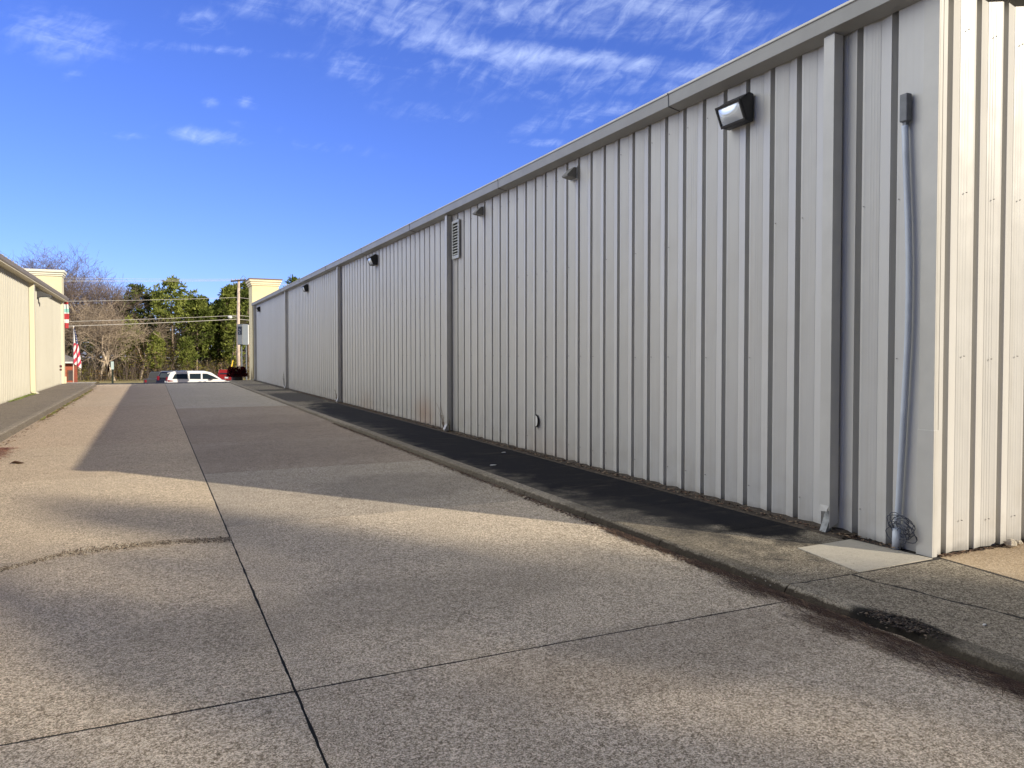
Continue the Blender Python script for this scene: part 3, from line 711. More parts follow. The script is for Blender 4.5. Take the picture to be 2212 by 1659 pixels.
dsL(32.4, .28); dsL(22.8, .28); dsL(13.2, .28)
g = MB(); g.box(XLW+.002, XLW+.10, 43.0, 43.28, .12, 4.13); g.build('corner_trim', mat('cream_trim', (.74, .70, .52), .45), lb_)
# flood light hood on left wall
fl = thing('flood_light', 'dark wedge shaped flood light on the cream left wall', 'wall light', (XLW, 34.6, 3.85))
g = MB(); g.prism([(XLW, 3.72), (XLW, 3.99), (XLW+.12, 3.98), (XLW+.47, 3.84), (XLW+.50, 3.79), (XLW+.12, 3.77)], 'y', 34.45, 34.75); g.build('housing', M['dkgrey'], fl, bevel=.02)
g = MB(); g.prism([(XLW+.15, 3.766), (XLW+.46, 3.785), (XLW+.46, 3.777), (XLW+.15, 3.757)], 'y', 34.5, 34.7); g.build('lens', M['lens'], fl)
# small tap / meter on left wall
tp = thing('wall_tap', 'small maroon tap on a thin pipe by the left building corner', 'tap', (XLW, 42.0, .12))
g = MB(); g.tube([(XLW+.06, 41.9, .12), (XLW+.06, 41.9, .75)], .018, 8); g.build('pipe', M['trim'], tp)
g = MB(); g.ball((XLW+.07, 41.9, .98), .06, 8, 6, (1, 1, 1.1)); g.ball((XLW+.07, 41.9, .82), .055, 8, 6); g.build('valve', mat('maroon', (.12, .03, .04), .5), tp, smooth=True)

# ------------------------------------------------------------------ plants and debris near the buildings
rng = random.Random(21)
needle_m = [mat('pine_straw', (.085, .046, .028), .8), mat('pine_straw_dark', (.045, .026, .018), .85), mat('pine_straw_light', (.20, .125, .075), .75)]
def needles(name, n, fpos, label, L=(.08, .17), wd=.0013, mats=needle_m, ang=None, kind='stuff', onroad=True):
    mb = MB()
    for i in range(n):
        x, y, z = fpos(); a = rng.uniform(0, math.pi) if ang is None else rng.gauss(ang, .45)
        l = rng.uniform(*L)/2; bend = rng.uniform(-.35, .35); w_ = wd*rng.uniform(.7, 1.4)
        zz = z+rng.uniform(0, .012)
        p0 = (x-l*math.cos(a), y-l*math.sin(a), zz); p1 = (x+bend*l*.3, y, zz+rng.uniform(0, .012)); p2 = (x+l*math.cos(a+bend), y+l*math.sin(a+bend), zz)
        nx, ny = -math.sin(a)*w_, math.cos(a)*w_
        mb.cur = rng.choice((0, 0, 1, 1, 2))
        mb.add([(p0[0]-nx, p0[1]-ny, p0[2]), (p0[0]+nx, p0[1]+ny, p0[2]), (p1[0]-nx, p1[1]-ny, p1[2]), (p1[0]+nx, p1[1]+ny, p1[2]), (p2[0], p2[1], p2[2])], [(0, 1, 3, 2), (2, 3, 4)])
    return tag((road_xf(mb) if onroad else mb).build(name, mats), label, 'pine needles', kind=kind)
def gut_pos():
    while True:
        y = 1.2+4.6*rng.random()**.9
        if noise.noise((y*2.2, 3.3, 0)) > rng.uniform(-.45, .35): break
    return (3.735-abs(rng.gauss(0, .045)), y, .002)
needles('pine_needles', 3200, gut_pos, 'rust brown pine needles drifted along the foot of the near right curb', ang=math.pi/2)
def clump_pos():
    c = rng.choice(((3.62, 3.95), (3.58, 2.75), (3.65, 2.3), (3.65, 1.9), (3.54, 3.2))); return (min(3.73, c[0]+rng.gauss(0, .06)), c[1]+rng.gauss(0, .17), .004)
needles('pine_needles', 1500, clump_pos, 'thicker tufts of loose pine needles spilling onto the driveway near the black broken curb', ang=math.pi*.6)
needles('pine_needles', 2200, lambda: (-2.42+abs(rng.gauss(0, .15)), rng.uniform(12.2, 15.2), .004), 'orange brown pine straw heaped along the left curb', L=(.10, .2), wd=.004,
        mats=[mat('straw_orange', (.33, .13, .07), .8), mat('straw_red', (.20, .07, .04), .8), mat('straw_tan', (.42, .26, .16), .8)])
def flakes(name, n, fpos, label, cat, size=(.01, .03), mats=None, up=.5, onroad=False):
    mb = MB()
    for i in range(n):
        x, y, z = fpos(); s = rng.uniform(*size); q = Matrix.Rotation(rng.random()*6.28, 3, 'Z') @ Matrix.Rotation(rng.gauss(0, up), 3, 'X')
        vs = [q @ Vector(v) for v in ((-s, 0, 0), (0, -s*.5, s*.15), (s, 0, 0), (0, s*.5, s*.15))]
        mb.cur = rng.randrange(len(mats)); mb.add([(x+v.x, y+v.y, z+abs(v.z)+.003) for v in vs], [(0, 1, 2, 3)])
    return tag((road_xf(mb) if onroad else mb).build(name, mats), label, cat, kind='stuff')
leafm = [mat('leaf_brown', (.13, .07, .045), .85), mat('leaf_dark', (.05, .034, .026), .9), mat('leaf_tan', (.27, .19, .12), .8)]
def gpos():
    y = 4.5+13*rng.random()**1.2; return (3.74-abs(rng.gauss(0, .045)), y, .0)
flakes('leaf_litter', 5000, gpos, 'crumbled dark leaf litter lying in the gutter along the right curb', 'leaf litter', (.006, .018), leafm, onroad=True)
flakes('leaf_litter', 500, lambda: (-2.43+abs(rng.gauss(0, .1)), rng.uniform(8, 40), 0), 'scattered leaf litter beside the left curb', 'leaf litter', (.015, .04), leafm)
flakes('leaf_litter', 4200, lambda: (rng.uniform(4.94, 5.07), rng.uniform(3.9, 30), .135), 'brown crumbs of leaves and dirt along the foot of the right wall', 'leaf litter', (.008, .024), leafm)
flakes('leaf_litter', 420, lambda: (5.12+1.6*rng.random(), 3.655+rng.gauss(0, .012), .122), 'thin line of leaf crumbs along the foot of the end wall', 'leaf litter', (.008, .022), leafm)
flakes('stone_chips', 260, lambda: (rng.uniform(-2.4, 3.55), rng.uniform(2, 12), 0.0), 'scattered tiny pale stone chips on the driveway', 'stone chips', (.003, .007), [M['rock'], PEB[2]], onroad=True)
flakes('stone_chips', 420, lambda: (rng.gauss(4.15, .3), rng.gauss(3.78, .14), .12), 'pale crumbled chips on the walkway in front of the patch', 'stone chips', (.003, .009), [M['rock'], PEB[2]])
flakes('curb_rubble', 700, lambda: (3.70+rng.gauss(0, .05), 2.84+rng.gauss(0, .12), .116), 'black broken crumbs where the right curb has spalled', 'rubble', (.006, .018), [mat('black_crumb', (.02, .018, .017), .9), leafm[1], PEB[3], PEB[3], leafm[1], PEB[1]], up=1.0)
flakes('moss', 900, lambda: (-2.44+abs(rng.gauss(0, .05)), rng.uniform(21, 38), .0), 'green moss tufts along the foot of the left curb', 'moss', (.02, .06), [mat('moss_green', (.16, .19, .04), .9), leafm[2]])
flakes('moss', 700, lambda: (-3.96+abs(rng.gauss(0, .06)), 27+5.6*rng.random()**.6, .13), 'mossy green growth at the foot of the left wall before the downspout', 'moss', (.02, .06), [mat('moss_green2', (.22, .27, .07), .9)], up=1.2)

def weed(x, y, z, h, n, label, sd, m):
    rg = random.Random(sd); mb = MB()
    for i in range(n):
        a = rg.uniform(-.5, .9); l = h*rg.uniform(.5, 1); dx = rg.uniform(-.14, -.01)
        pts = [(x+dx*t*t*l*1.2, y+a*t*l*.55+.02*math.sin(t*5+i), z+l*t) for t in (0, .25, .5, .75, 1)]
        mb.tube(pts, [.004, .0035, .003, .0025, .0015], 4)
        for k in range(5):
            t = rg.uniform(.3, 1); b = Vector(pts[int(t*4)]); mb.tube([b, b+Vector((rg.uniform(-.05, .02), rg.uniform(-.06, .06), rg.uniform(.02, .09)))], [.0022, .001], 3)
    return tag(mb.build('dry_weed', m), label, 'weed')
wm = mat('dry_stem', (.20, .13, .08), .85)
weed(4.98, 13.62, .13, .55, 6, 'dry twiggy weed at the foot of the second downspout, by the louvre bay', 4, wm)
weed(4.98, 22.9, .13, .45, 5, 'dry weed stalks at the foot of the third downspout', 6, wm)
weed(4.98, 32.9, .13, .75, 8, 'straggly pale weed climbing beside the fourth downspout', 12, mat('dark_stem', (.07, .06, .05), .9))
weed(5.0, 13.36, .13, .25, 5, 'short grass tuft on the near side of the second downspout', 14, mat('green_stem', (.10, .09, .04), .9))
# dead leaf on the driveway
dl = MB(); rows = []
for i in range(7):
    t = i/6; wv = .05*math.sin(math.pi*t)**.8
    rows.append([(-1.77+.18*t-.09, 12.9+k*wv, .012+.035*abs(k)*math.sin(math.pi*t)+.01*math.sin(t*7)) for k in (-1, -.5, 0, .5, 1)])
dl.strip(rows); tag(dl.build('dead_leaf', mat('dead_leaf_brown', (.07, .035, .02), .8)), 'single curled brown leaf lying on the sunny left part of the driveway', 'leaf')

# planter bush at the far end of the right walk
bp = thing('potted_shrub', 'dark red leafed round shrub in a dark pot at the right walkway end', 'shrub', (4.22, 44.6, .12))
g = MB(); g.prism([(4.22+.30*math.cos(k*.524), 44.6+.30*math.sin(k*.524)) for k in range(12)], 'z', .10, .40); g.build('pot', M['black'], bp, bevel=.02)
g = MB(); rg = random.Random(2)
for i in range(4200):
    a = rg.uniform(0, 6.28); u = rg.random()**.38; e = rg.uniform(-.2, 1.0)
    r = .56*u; x = 4.22+r*math.cos(a)*math.cos(e*.9); y = 44.6+r*math.sin(a)*math.cos(e*.9); z = .36+.50*u*math.sin(max(e, 0)*1.45)+rg.uniform(-.05, .05)
    s = rg.uniform(.025, .055); q = Matrix.Rotation(rg.random()*6.28, 3, 'Z') @ Matrix.Rotation(rg.random()*3, 3, 'X')
    g.add([Vector((x, y, z))+q @ Vector(v) for v in ((-s, 0, 0), (0, -s*.5, 0), (s, 0, 0), (0, s*.5, 0))], [(0, 1, 2, 3)])
g.build('foliage', foliage_mat('dark_red_leaf', (.035, .006, .008), (.10, .015, .02), 4), bp)

# ------------------------------------------------------------------ vehicles
def car(name, label, cat, paint, L, Wd, Hh, kind='van', group=None):
    """local frame: length along x (front +x), width y, ground z=0"""
    t = thing(name, label, cat)
    hw = Wd/2
    if kind == 'van':
        body = [(0.02, .35), (0, .75), (.03, 1.02), (.10, 1.08), (L*.75, 1.05), (L*.86, .98), (L*.97, .82), (L, .62), (L-.02, .32), (L*.5, .25)]
        green = [(.05, 1.04), (.14, 1.34), (.30, 1.66), (.55, 1.74), (L*.35, Hh), (L*.55, Hh-.02), (L*.64, 1.62), (L*.80, 1.04)]
    elif kind == 'suv':
        body = [(0.02, .40), (0, .72), (.05, 1.05), (L*.74, 1.05), (L*.97, .92), (L, .66), (L-.02, .36), (L*.5, .28)]
        green = [(.08, 1.03), (.38, 1.60), (.55, Hh-.03), (L*.35, Hh), (L*.55, Hh-.05), (L*.72, 1.03)]
    elif kind == 'pickup':
        body = [(0.02, .5), (0, .8), (.02, 1.22), (L*.30, 1.22), (L*.33, 1.08), (L*.72, 1.08), (L*.97, 1.0), (L, .75), (L-.02, .42), (L*.5, .38)]
        green = [(L*.34, 1.06), (L*.37, Hh-.02), (L*.44, Hh), (L*.58, Hh-.02), (L*.69, 1.06)]
    def loft(prof_, w0, w1, z0, z1):
        mb = MB(); n = len(prof_); ringL = []; ringR = []
        for x, z in prof_:
            f_ = (z-z0)/(z1-z0); hw_ = w0+(w1-w0)*max(0, min(1, f_)); ringL.append((x, hw_, z)); ringR.append((x, -hw_, z))
        mb.add(ringL+ringR, [tuple(range(n)), tuple(range(2*n-1, n-1, -1))]+[(i, n+i, n+(i+1) % n, (i+1) % n) for i in range(n)]); return mb
    b = loft(body, hw, hw*.96, .3, 1.1).build('body', paint, t, bevel=.05, seg=3)
    gh = loft(green, hw*.95, hw*.78, 1.04, Hh).build('roof', paint, t, bevel=.05, seg=3)
    def side_x(z): return hw*.95+(hw*.78-hw*.95)*(z-1.04)/(Hh-1.04)
    if kind == 'van': wins = [[(.42, 1.14), (.62, 1.52), (L*.30, 1.54), (L*.30, 1.12)], [(L*.33, 1.12), (L*.33, 1.54), (L*.49, 1.54), (L*.49, 1.10)], [(L*.515, 1.10), (L*.515, 1.54), (L*.58, 1.53), (L*.68, 1.30), (L*.75, 1.09)]]
    elif kind == 'suv': wins = [[(.38, 1.14), (.52, 1.46), (L*.30, 1.50), (L*.30, 1.12)], [(L*.33, 1.12), (L*.33, 1.50), (L*.5, 1.48), (L*.66, 1.12)]]
    else: wins = [[(L*.38, 1.14), (L*.40, 1.55), (L*.49, 1.56), (L*.49, 1.13)], [(L*.51, 1.13), (L*.51, 1.56), (L*.56, 1.55), (L*.66, 1.13)]]
    for s in (-1, 1):
        for wpoly in wins:
            mb = MB(); mb.add([(x, s*(side_x(z)+.008), z) for x, z in wpoly]+[(x, s*(side_x(z)-.03), z) for x, z in wpoly],
                              [tuple(range(len(wpoly))), tuple(range(2*len(wpoly)-1, len(wpoly)-1, -1))]+[(i, (i+1) % len(wpoly), len(wpoly)+(i+1) % len(wpoly), len(wpoly)+i) for i in range(len(wpoly))])
            mb.build('window', M['carglass'], t)
        mb = MB(); mb.box(-.015, .10, s*hw*.78-.09, s*hw*.78+.09, .92, 1.28 if kind != 'pickup' else 1.15); mb.build('taillight', M['tail'], t, bevel=.02)
        if kind == 'van':
            mb = MB(); mb.add([(.10, s*(hw+.004), .93), (.48, s*(hw+.002), .96), (.50, s*(hw+.002), 1.0), (.08, s*(hw-.0), 1.08)], [(0, 1, 2, 3)] if s < 0 else [(3, 2, 1, 0)]); mb.build('taillight', M['tail'], t)
            mb = MB(); mb.box(L*.62, L*.66, s*(hw)-.02, s*hw+.14*s if s > 0 else s*hw+.02, 1.05, 1.2) if s > 0 else mb.box(L*.62, L*.66, -hw-.16, -hw+.02, 1.05, 1.2); mb.build('mirror', M['black'], t, bevel=.02)
            for hx in (.46, .53):
                mb = MB(); mb.box(L*hx, L*hx+.18, s*hw-.012, s*hw+.012, .90, .925); mb.build('handle', M['chrome'], t)
        mb = MB(); mb.box(L-.16, L-.02, s*hw*.72-.16, s*hw*.72+.16, .66, .80); mb.build('headlight', M['lens'], t, bevel=.02)
        for wx in (L*.19, L*.80):
            mb = MB(); mb.tube([(wx, s*(hw-.20), .33), (wx, s*(hw+.01), .33)], .33, 20); wh = mb.build('wheel', M['tyre'], t, bevel=.02)
            mb = MB(); mb.tube([(wx, s*(hw), .33), (wx, s*(hw+.018), .33)], .21, 16); mb.build('rim', M['chrome'], wh)
    # rear window / windscreen / plate
    gz = [p for p in green if p[0] < L*.4][:3]
    a, b2 = gz[0], gz[1]
    if kind != 'pickup':
        mb = MB(); zt = min(1.62, gz[2][1]-.04 if len(gz) > 2 else 1.5)
        mb.add([(a[0]+.02-.03, -hw*.72, 1.14), (a[0]+.02-.03, hw*.72, 1.14), (b2[0]+.02-.05+.02, hw*.66, zt-.06), (b2[0]-.01, -hw*.66, zt-.06)], [(0, 3, 2, 1)]); mb.build('rear_window', M['carglass'], t)
        mb = MB(); mb.prism([(b2[0]-.06, zt-.02), (b2[0]+.2, zt+.05), (b2[0]+.2, zt+.01), (b2[0]-.04, zt-.06)], 'y', -hw*.62, hw*.62); mb.build('spoiler', paint, t)
    mb = MB(); mb.box(-.022, .0, -.16, .16, .72 if kind != 'pickup' else .62, .88 if kind != 'pickup' else .76); mb.build('plate', M['plate'], t)
    mb = MB(); mb.box(-.05, .08, -hw*.9, hw*.9, .38, .58); mb.build('bumper', paint if kind != 'pickup' else M['chrome'], t, bevel=.03)
    e = green[-1]; e2 = green[-2]
    mb = MB(); n_ = Vector((e[1]-e2[1], 0, e2[0]-e[0])).normalized()*-.01
    mb.add([(e[0]+.0, -hw*.82, e[1]+.06), (e[0], hw*.82, e[1]+.06), (e2[0]+.04, hw*.70, e2[1]), (e2[0]+.04, -hw*.70, e2[1])], [(0, 1, 2, 3)]); mb.build('windscreen', M['carglass'], t)
    return t
M['carglass'] = mat('car_glass', (.02, .03, .035), .06, spec=.8)
M['tail'] = mat('tail_lamp', (.22, .012, .025), .25)
M['tyre'] = mat('tyre_rubber', (.02, .02, .02), .85)
M['chrome'] = mat('bright_metal', (.6, .6, .62), .25, .9)
M['plate'] = mat('plate', (.6, .62, .66), .5)
van = car('minivan', 'white minivan parked side on at the end of the driveway', 'van', mat('white_car_paint', (.80, .80, .79), .25, coat=.5), 5.1, 1.95, 1.76, 'van')
van.location = (.98, 66.4, prof(66)+.0); 
suv = car('sport_utility_vehicle', 'dark suv with a black tailgate window just left of the white minivan', 'suv', mat('black_car_paint', (.02, .02, .024), .2, coat=.5), 4.7, 1.9, 1.72, 'suv')
suv.rotation_euler.z = R(62); suv.location = (1.05, 69.2, prof(70))
pk = car('pickup_truck', 'dark grey pickup seen from behind, farthest left of the parked vehicles', 'pickup', mat('grey_car_paint', (.06, .065, .07), .4), 5.4, 1.95, 1.80, 'pickup')
pk.rotation_euler.z = R(80); pk.location = (.20, 74.0, prof(74)-.32)
red = car('hatchback_car', 'small red car beyond the potted shrub', 'car', mat('red_car_paint', (.28, .02, .02), .3, coat=.5), 4.4, 1.8, 1.55, 'suv')
red.rotation_euler.z = R(82); red.location = (6.62, 80.5, prof(82)-.05)

# ------------------------------------------------------------------ signs, flags, pole, wires
ps = thing('pylon_sign', 'grey box sign with a dark blue panel on two posts, beside the utility pole', 'sign', (6.05, 60, prof(60)))
cx, cy, zt, zb = 6.06, 60.0, 3.76, 2.23
def rot(px, py, a=R(40)): return (cx+px*math.cos(a)-py*math.sin(a), cy+px*math.sin(a)+py*math.cos(a))
def rbox(mb, x0, x1, y0, y1, z0, z1):
    q = [rot(x, y) for x, y in ((x0, y0), (x1, y0), (x1, y1), (x0, y1))]
    mb.add([(a, b, z0) for a, b in q]+[(a, b, z1) for a, b in q], [(0, 3, 2, 1), (4, 5, 6, 7), (0, 1, 5, 4), (1, 2, 6, 5), (2, 3, 7, 6), (3, 0, 4, 7)])
g = MB(); rbox(g, -.27, .27, -.33, .20, zb, zt); g.build('cabinet', mat('sign_cabinet', (.20, .23, .26), .5), ps, bevel=.015)
g = MB(); rbox(g, .272, .36, -.31, .18, zb+.03, zt-.03); g.build('light_face', mat('sign_white_edge', (.8, .8, .78), .5), ps, bevel=.01)
g = MB(); rbox(g, -.295, -.272, -.30, .17, zb+.05, zt-.05); fc = g.build('face', mat('sign_face', (.42, .44, .42), .6), ps)
g = MB(); rbox(g, -.302, -.296, -.28, .12, zb+.75, zt-.18); pn = g.build('panel', mat('sign_dark_panel', (.03, .04, .06), .5), fc)
for k, (u, z) in enumerate(((-.02, 3.36), (-.10, 3.3), (.02, 3.2), (-.03, 3.08))):
    g = MB(); rbox(g, -.308, -.303, u-.05, u+.04, z, z+.035); g.build('mark', M['plate'], fc)
for dx in (-.05, .28):
    g = MB(); g.tube([(cx+dx, cy, prof(60)-.1), (cx+dx, cy, zb+.02)], .05, 10); g.build('post', mat('sign_post', (.16, .18, .20), .5), ps)

up = thing('utility_pole', 'weathered wooden utility pole with a crossarm beside the grey box sign', 'utility pole', (7.2, 75, prof(75)))
g = MB(); g.tube([(7.25, 75, prof(75)-.3), (7.22, 75, 3), (7.32, 75, 8.45)], [.17, .15, .11], 12); g.build('pole', mat('weathered_wood', (.60, .49, .40), .9, var=.2, vscale=4, bump=.4), up, smooth=True)
g = MB(); g.add([(6.62, 74.86, 8.17), (7.95, 74.86, 8.36), (7.95, 75.14, 8.36), (6.62, 75.14, 8.17), (6.62, 74.86, 8.30), (7.95, 74.86, 8.49), (7.95, 75.14, 8.49), (6.62, 75.14, 8.30)], [(0, 3, 2, 1), (4, 5, 6, 7), (0, 1, 5, 4), (1, 2, 6, 5), (2, 3, 7, 6), (3, 0, 4, 7)])
g.build('crossarm', mat('dark_crossarm', (.06, .05, .045), .9), up)
for x, z in ((6.7, 8.31), (7.05, 8.36), (7.55, 8.43), (7.85, 8.47)):
    g = MB(); g.tube([(x, 75, z), (x, 75, z+.12), (x, 75, z+.14)], [.03, .05, .02], 8); g.build('insulator', mat('insulator', (.5, .46, .42), .4), up)
for q_ in ((7.1, 6.8, 8.2), (7.5, 7.8, 8.35)):
    g = MB(); g.tube([(q_[0], 75, 7.9), (q_[1], 75, q_[2])], .02, 5); g.build('brace', M['dkgrey'], up)
g = MB(); g.tube([(7.3, 74.9, 7.3), (7.9, 74.8, 7.7), (8.6, 74.8, 8.0)], .018, 5); g.tube([(7.3, 74.9, 8.2), (7.7, 74.9, 8.8), (8.0, 74.9, 8.55)], .018, 5); g.build('jumper_wire', M['dkgrey'], up)
g = MB(); g.ball((6.52, 74.9, 4.93), .17, 10, 8, (1.15, 1, .85)); ul = g.build('lamp_head', M['white'], up, smooth=True)
g = MB(); g.tube([(6.68, 74.95, 4.93), (7.2, 75, 5.0)], .025, 6); g.build('lamp_arm', M['galv'], up)
wirem = mat('sunlit_wire', (.62, .60, .55), .5)
wl_ = [((-6.74, 7.99), (6.70, 8.44), .014, 'topmost power line crossing the sky left of the pole'), ((-6.74, 7.80), (7.05, 8.36), .014, 'second power line from the top, close under the topmost'),
       ((-6.74, 7.70), (7.55, 8.33), .012, 'third power line, lowest of the bunched upper three'), ((-6.77, 6.01), (7.25, 6.77), .020, 'lone power line midway up the pines'),
       ((-6.8, 4.29), (7.23, 5.12), .022, 'upper of the two low cables, carrying the lamp'), ((-6.8, 3.90), (7.22, 4.77), .030, 'lowest and thickest cable crossing in front of the trees')]
for (a, b, r, lb) in wl_:
    g = MB(); sl = (b[1]-a[1])/(b[0]-a[0]); pts = []
    x2 = b[0]
    for i in range(25):
        x = -38+(x2+38)*i/24; t = (x+38)/(x2+38)
        base = b[1] - (b[0]-x)*sl
        sag = .028*((x-a[0])*(x-b[0]))/10.0*.35
        pts.append((x, 75, base+sag if x > a[0] else base+sag*1.0))
    g.tube(pts, r*.8, 5)
    pts = [(x2, 75, b[1]), (x2+3, 75.2, b[1]-.25*(1 if b[1] < 8 else .6)), (x2+12, 76, b[1]-.75), (x2+34, 78, b[1]-.2)]
    g.tube(pts, r*.8, 5)
    tag(g.build('power_line', wirem), lb, 'power line', 'power lines strung across the view')
gw = thing('guy_wire', 'guy wire with a yellow guard at the foot of the utility pole', 'guy wire', (6.2, 75, prof(75)))
g = MB(); g.tube([(7.2, 75, 4.6), (6.2, 74.5, prof(75))], .015, 5); g.build('cable', M['dkgrey'], gw)
g = MB(); g.tube([(6.72, 74.76, .95), (6.42, 74.6, -.35)], [.05, .09], 8); g.build('guard', mat('yellow_guard', (.85, .55, .03), .5), gw)
# american flag on its pole
fp = thing('flag_pole', 'american flag hanging limp on a slim pole left of the driveway end', 'flag', (-4.07, 50, -.3))
g = MB(); g.tube([(-4.09, 50, -.6), (-4.03, 50, 3.08)], [.03, .022], 8); g.build('pole', mat('flag_pole_paint', (.75, .62, .50), .5), fp, smooth=True)
g = MB(); g.ball((-4.03, 50, 3.12), .04, 8, 6); g.build('finial', M['white'], fp, smooth=True)
def flagmesh():
    """hanging flag: u across folds, rows down"""
    can, red_, wh_ = MB(), MB(), MB()
    nz, nu = 30, 12
    def P(i, j):
        tz = i/nz; z = 3.02-2.02*tz
        wdt = .03+.34*min(1, tz*1.15)**.75
        u = j/nu; x = -4.025-.01*tz+wdt*u; y = 49.96-.05*math.sin(u*math.pi*3.2+tz*2)-.02
        return (x, y, z-.28*u*tz)
    for i in range(nz):
        for j in range(nu):
            q = [P(i, j), P(i, j+1), P(i+1, j+1), P(i+1, j)]
            tz = (i+.5)/nz; u = (j+.5)/nu
            if tz < .40:
                tgt = can if (u > .30) else wh_
                if tgt is can and (i+j) % 3 == 0 and i % 2: tgt = wh_
            else:
                s = (tz*9.0+u*3.2); tgt = red_ if int(s) % 2 == 0 else wh_
            tgt.add(q, [(0, 1, 2, 3)])
    return can, red_, wh_
can, red_, wh_ = flagmesh()
F = MB()
for idx, mb in enumerate((can, red_, wh_)):
    F.cur = idx; F.add(mb.v, mb.f)
F.build('flag_cloth', [mat('flag_blue', (.03, .05, .16), .8), mat('flag_red', (.52, .03, .07), .8), mat('flag_white', (.80, .78, .76), .8)], fp)
# striped banner flag on front of left building
bn = thing('striped_banner', 'red and white striped banner sticking out behind the left building corner', 'banner', (-3.95, 45, 3.1))
g = MB(); cols = [0, 0, 1, 1, 2, 0, 1, 0, 0]
zz = [4.50, 4.25, 4.05, 3.95, 3.72, 3.60, 3.45, 3.33, 3.2, 3.02]
zz = [4.46, 4.02, 3.80, 3.62, 3.56, 3.28, 3.10, 2.84]; cols = [0, 1, 2, 1, 0, 1, 0]
for k in range(7):
    g.cur = cols[k]
    def xr(z): return -3.73-.14*max(0, (z-4.1)/.36)**1.5+.02*math.sin(z*4)
    n_ = 5
    for i in range(n_):
        za = zz[k]+(zz[k+1]-zz[k])*i/n_; zb_ = zz[k]+(zz[k+1]-zz[k])*(i+1)/n_
        for u in range(3):
            xa = -3.95+(xr(za)+3.95)*u/3; xb = -3.95+(xr(za)+3.95)*(u+1)/3; xc = -3.95+(xr(zb_)+3.95)*(u+1)/3; xd = -3.95+(xr(zb_)+3.95)*u/3
            yy = 43.75+.03*math.sin(u*2.5+za*3); g.add([(xa, yy, za), (xb, yy+.02, za), (xc, yy+.02, zb_), (xd, yy, zb_)], [(0, 1, 2, 3)])
g.build('cloth', [mat('banner_red', (.42, .03, .04), .8), mat('banner_white', (.62, .70, .68), .8), mat('banner_teal', (.25, .55, .50), .8)], bn)
g = MB(); g.tube([(-3.95, 43.75, 2.8), (-3.95, 43.75, 4.45)], .02, 6); g.build('rod', M['galv'], bn)

# brick house
bh = thing('brick_house', 'red brick house with grey hip roof and white fascia, far left behind the flag', 'house', (-8, 88, -1.6))
g = MB(); g.box(-16, -7.1, 88.0, 91.7, -1.8, .58); 
bm = bpy.data.materials.new('red_brick'); bm.use_nodes = True; t = NT(bm.node_tree); pb = bm.node_tree.nodes['Principled BSDF']
pos = t.n('ShaderNodeNewGeometry').outputs['Position']; sp_ = t.n('ShaderNodeSeparateXYZ', {0: pos}); cmb = t.n('ShaderNodeCombineXYZ', {0: sp_.outputs[0], 1: sp_.outputs[2], 2: 0.0})
br = t.n('ShaderNodeTexBrick', {'Vector': cmb.outputs[0], 'Color1': (.46, .10, .045, 1), 'Color2': (.36, .075, .04, 1), 'Mortar': (.42, .22, .14, 1), 'Scale': 4.5}); bm.node_tree.links.new(br.outputs[0], pb.inputs['Base Color']); pb.inputs['Roughness'].default_value = .9
g.build('wall', bm, bh)
g = MB(); g.add([(-16.6, 87.4, .78), (-6.75, 87.4, .78), (-6.75, 92.3, .78), (-16.6, 92.3, .78), (-9.6, 89.6, 2.2), (-9.6, 90.2, 2.2)], [(0, 1, 4), (1, 2, 5, 4), (2, 3, 5), (3, 0, 4, 5), (0, 3, 2, 1)]); g.build('roof', mat('shingle_grey', (.20, .18, .165), .9, var=.2, vscale=3), bh)
g = MB(); g.box(-16.6, -6.73, 87.36, 92.32, .62, .775); g.build('fascia', M['white'], bh)
g = MB(); g.box(-7.60, -7.22, 87.96, 88.0, -1.1, -.12); wi = g.build('window', mat('house_window', (.10, .08, .075), .3), bh)
g = MB(); g.box(-7.68, -7.60, 87.95, 88.0, -1.15, -.05); g.box(-7.22, -7.14, 87.95, 88.0, -1.15, -.05); g.box(-7.60, -7.22, 87.95, 88.0, -.12, -.05); g.build('frame', mat('brick_brown', (.2, .09, .06), .8), wi)
# small roadside sign
rs = thing('roadside_sign', 'small pale green roadside sign with a red flag in front of the bare trees', 'sign', (-3.6, 85, -1.5))
g = MB(); g.box(-3.70, -3.44, 84.97, 85.0, .02, .80); g.build('board', mat('sign_pale', (.50, .62, .60), .6), rs)
g = MB(); g.box(-3.66, -3.48, 85.0, 85.2, -1.6, .0); g.build('cabinet', mat('sign_dark', (.02, .03, .02), .8), rs)
g = MB(); g.add([(-3.95, 84.9, .75), (-3.85, 84.9, .45), (-3.80, 84.9, 0.0), (-4.0, 84.9, -.4)], [(0, 1, 2, 3), (3, 2, 1, 0)]); g.build('pennant', mat('pennant_red', (.35, .04, .06), .8), rs)

